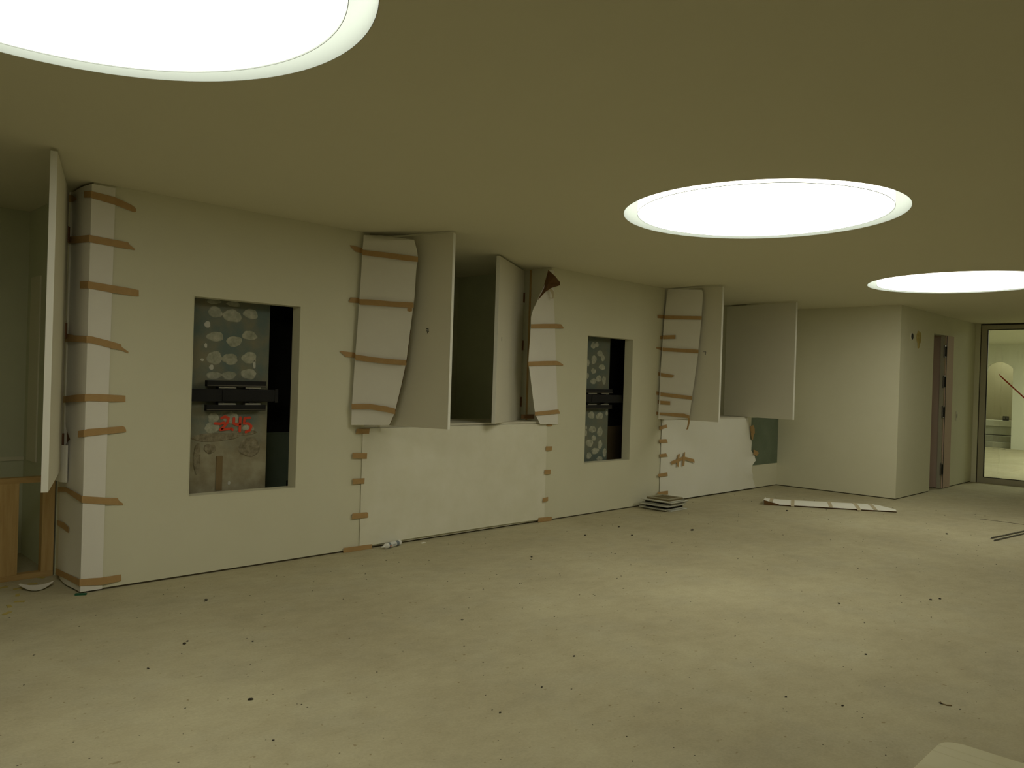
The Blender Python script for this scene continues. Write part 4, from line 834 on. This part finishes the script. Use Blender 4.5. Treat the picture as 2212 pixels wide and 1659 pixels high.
# ------------------------------------------------------------------ cream board table in the foreground corner
t = thing('work_table', 'cream board table top with a rounded corner at the bottom right of the picture', 'table', (1.5, 0.05, 0))
def top_piece(nm, x0, x1, y0, y1, r):
    bm = bmesh.new(); pts = [(x0, y0), (x1, y0)]
    if r:
        for i in range(9):
            a = math.pi / 2 * i / 8; pts.append((x1 - r + r * math.cos(a), y1 - r + r * math.sin(a)))
    else: pts.append((x1, y1))
    pts.append((x0, y1))
    lo = [bm.verts.new((x, y, 0.725)) for x, y in pts]; hi = [bm.verts.new((x, y, 0.75)) for x, y in pts]
    n_ = len(pts); bm.faces.new(hi); bm.faces.new(lo[::-1])
    for i in range(n_): bm.faces.new((lo[i], lo[(i + 1) % n_], hi[(i + 1) % n_], hi[i]))
    bmesh.ops.bevel(bm, geom=[e for e in bm.edges if abs(e.verts[0].co.z - e.verts[1].co.z) < 1e-5], offset=0.0012, segments=1, affect='EDGES')
    return from_bm(nm, bm, 'cream', t)
top_piece('top_board', 0.9, 1.899, -0.9, 0.545, 0)
top_piece('edge_board', 1.9004, 1.938, -0.9, 0.545, 0)
top_piece('edge_board', 1.9394, 1.985, -0.9, 0.545, 0.042)
for x, y in ((1.0, 0.45), (1.0, -0.8), (1.86, 0.45), (1.86, -0.8)):
    boxes('leg', [(x - 0.025, x + 0.025, y - 0.025, y + 0.025, 0, 0.725)], 'pine', t)
boxes('apron', [(1.0, 1.86, 0.44, 0.46, 0.65, 0.725), (1.0, 1.86, -0.81, -0.79, 0.65, 0.725)], 'pinex', t)
rehome(t)

# ------------------------------------------------------------------ bits on the floor
def crumb(x, y, s, seed, m, flat=0.35):
    rnd = random.Random(seed); bm = bmesh.new(); bmesh.ops.create_icosphere(bm, subdivisions=1, radius=s)
    for v in bm.verts:
        v.co = Vector((v.co.x * rnd.uniform(0.7, 1.5), v.co.y * rnd.uniform(0.5, 1.0), max(-s * flat, v.co.z * flat)))
    rot = Matrix.Rotation(rnd.uniform(0, 3.1), 3, 'Z')
    for v in bm.verts: v.co = rot @ v.co
    zmin = min(v.co.z for v in bm.verts)
    for v in bm.verts: v.co.z -= zmin
    o = from_bm('crumb', bm, m); o.location = (x, y, 0); return o
special = {0: 'flat dark crumb on the floor below the nearer wall opening', 10: 'black pebble-like crumb on the floor before the stack of panels',
           14: 'dark crumb on the floor just left of the two metal strips',
           19: 'small dark crumb on the floor right in front of the long white paper strip',
           4: 'largest dark crumb on the near floor at lower left', 20: 'dark crumb on the bare floor at the lower middle of the picture',
           2: 'left one of two dark crumbs together on the near floor at left', 3: 'right one of two dark crumbs together on the near floor at left'}
for i, (x, y, z) in enumerate(SCRAPS):
    d_ = math.hypot(x, y); s = 0.0038 * d_ * 0.42 * (1.7 if i in (0, 10, 2) else 2.2 if i == 4 else 1.2)
    o = crumb(x, y, s, i, 'crumb')
    if i in special: tag(o, special[i], 'crumb')
    else: tag(o, 'tiny dark crumb lying alone on the dusty open floor', 'crumb', 'tiny dark crumbs scattered on the floor')
for i, (x, y, z) in enumerate(CHIPS):
    o = boxes('wood_chip', [(-0.03, 0.03, -0.012, 0.012, 0, 0.004)], 'chip'); o.location = (x, y, 0.0); o.rotation_euler = (0, 0, i * 1.3)
    tag(o, 'small yellow wood chip on the floor before the pine stud frame', 'wood chip', 'yellow wood chips by the stud frame')
# curled paper scrap
t = None
pr = [Vector(q_) for q_ in PAPSC]
rows = []
for k in range(9):
    v = k / 8; lo = Vector((1.455, 6.19, 0)) * (1 - v) ** 2 + Vector((1.50, 5.90, 0)) * 2 * v * (1 - v) + Vector((1.66, 6.13, 0)) * v * v
    hi = Vector((1.47, 6.20, 0)) * (1 - v) + Vector((1.67, 6.15, 0)) * v
    rows.append([lo.lerp(hi, j / 4) + Vector((0, 0, 0.003 + 0.045 * (v - 0.5) ** 2 * 2 + 0.012 * abs(j / 4 - 0.5))) for j in range(5)])
o = from_bm('paper_scrap', grid_mesh(rows, 0.001), 'paper', None, True); tag(o, 'small curled paper scrap on the floor left of the first wall corner', 'scrap')
# curved shaving and offcut on the floor
rows = [[Vector((x_, y_, 0.001)), Vector((x_ + 0.003, y_ + 0.003, 0.005))] for x_, y_ in ((4.312, 1.206), (4.298, 1.196), (4.289, 1.185), (4.287, 1.168), (4.303, 1.150))]
o = from_bm('curved_shaving', grid_mesh(rows, 0.003), 'board'); tag(o, 'thin curved brown shaving on the floor at lower right', 'shaving')
o = boxes('white_offcut', [(-0.03, 0.03, -0.012, 0.012, 0, 0.004)], 'sheetw'); o.location = (4.63, 5.71, 0); o.rotation_euler = (0, 0, 0.3)
tag(o, 'tiny white offcut on the floor right of the sealant cartridge', 'scrap')
o = boxes('green_tape_scrap', [(-0.035, 0.035, -0.012, 0.012, 0, 0.010)], 'greentape'); o.location = (1.73, 5.77, 0); o.rotation_euler = (0, 0, -0.5)
tag(o, 'tiny dark green tape scrap under the papered first wall corner', 'scrap')
# fine grit nobody could count
bm = bmesh.new(); rnd = random.Random(3)
for k in range(900):
    r_ = rnd.uniform(1.6, 12); a = math.radians(rnd.uniform(6, 80)); x, y = r_ * math.cos(a), r_ * math.sin(a)
    if (x > 9.3 and y < 2.4) or y > D - 0.15 or (x > EX - 0.1 and y > EY - 0.15) or x > 15.4: continue
    s = rnd.uniform(0.0010, 0.0030) * (0.8 + 0.25 * r_); h = s * 0.6
    p0 = Vector((x, y, 0)); an = rnd.uniform(0, 6.28)
    vs = [bm.verts.new(p0 + Vector((s * math.cos(an + j * 2.09) * rnd.uniform(0.7, 2.0), s * math.sin(an + j * 2.09), 0.0004))) for j in range(3)]
    tp = bm.verts.new(p0 + Vector((0, 0, h)))
    for j in range(3): bm.faces.new((vs[j], vs[(j + 1) % 3], tp))
    bm.faces.new(vs[::-1])
o = from_bm('floor_grit', bm, 'crumb'); tag(o, 'fine dark grit strewn over the dusty floor', 'grit'); o['kind'] = 'stuff'
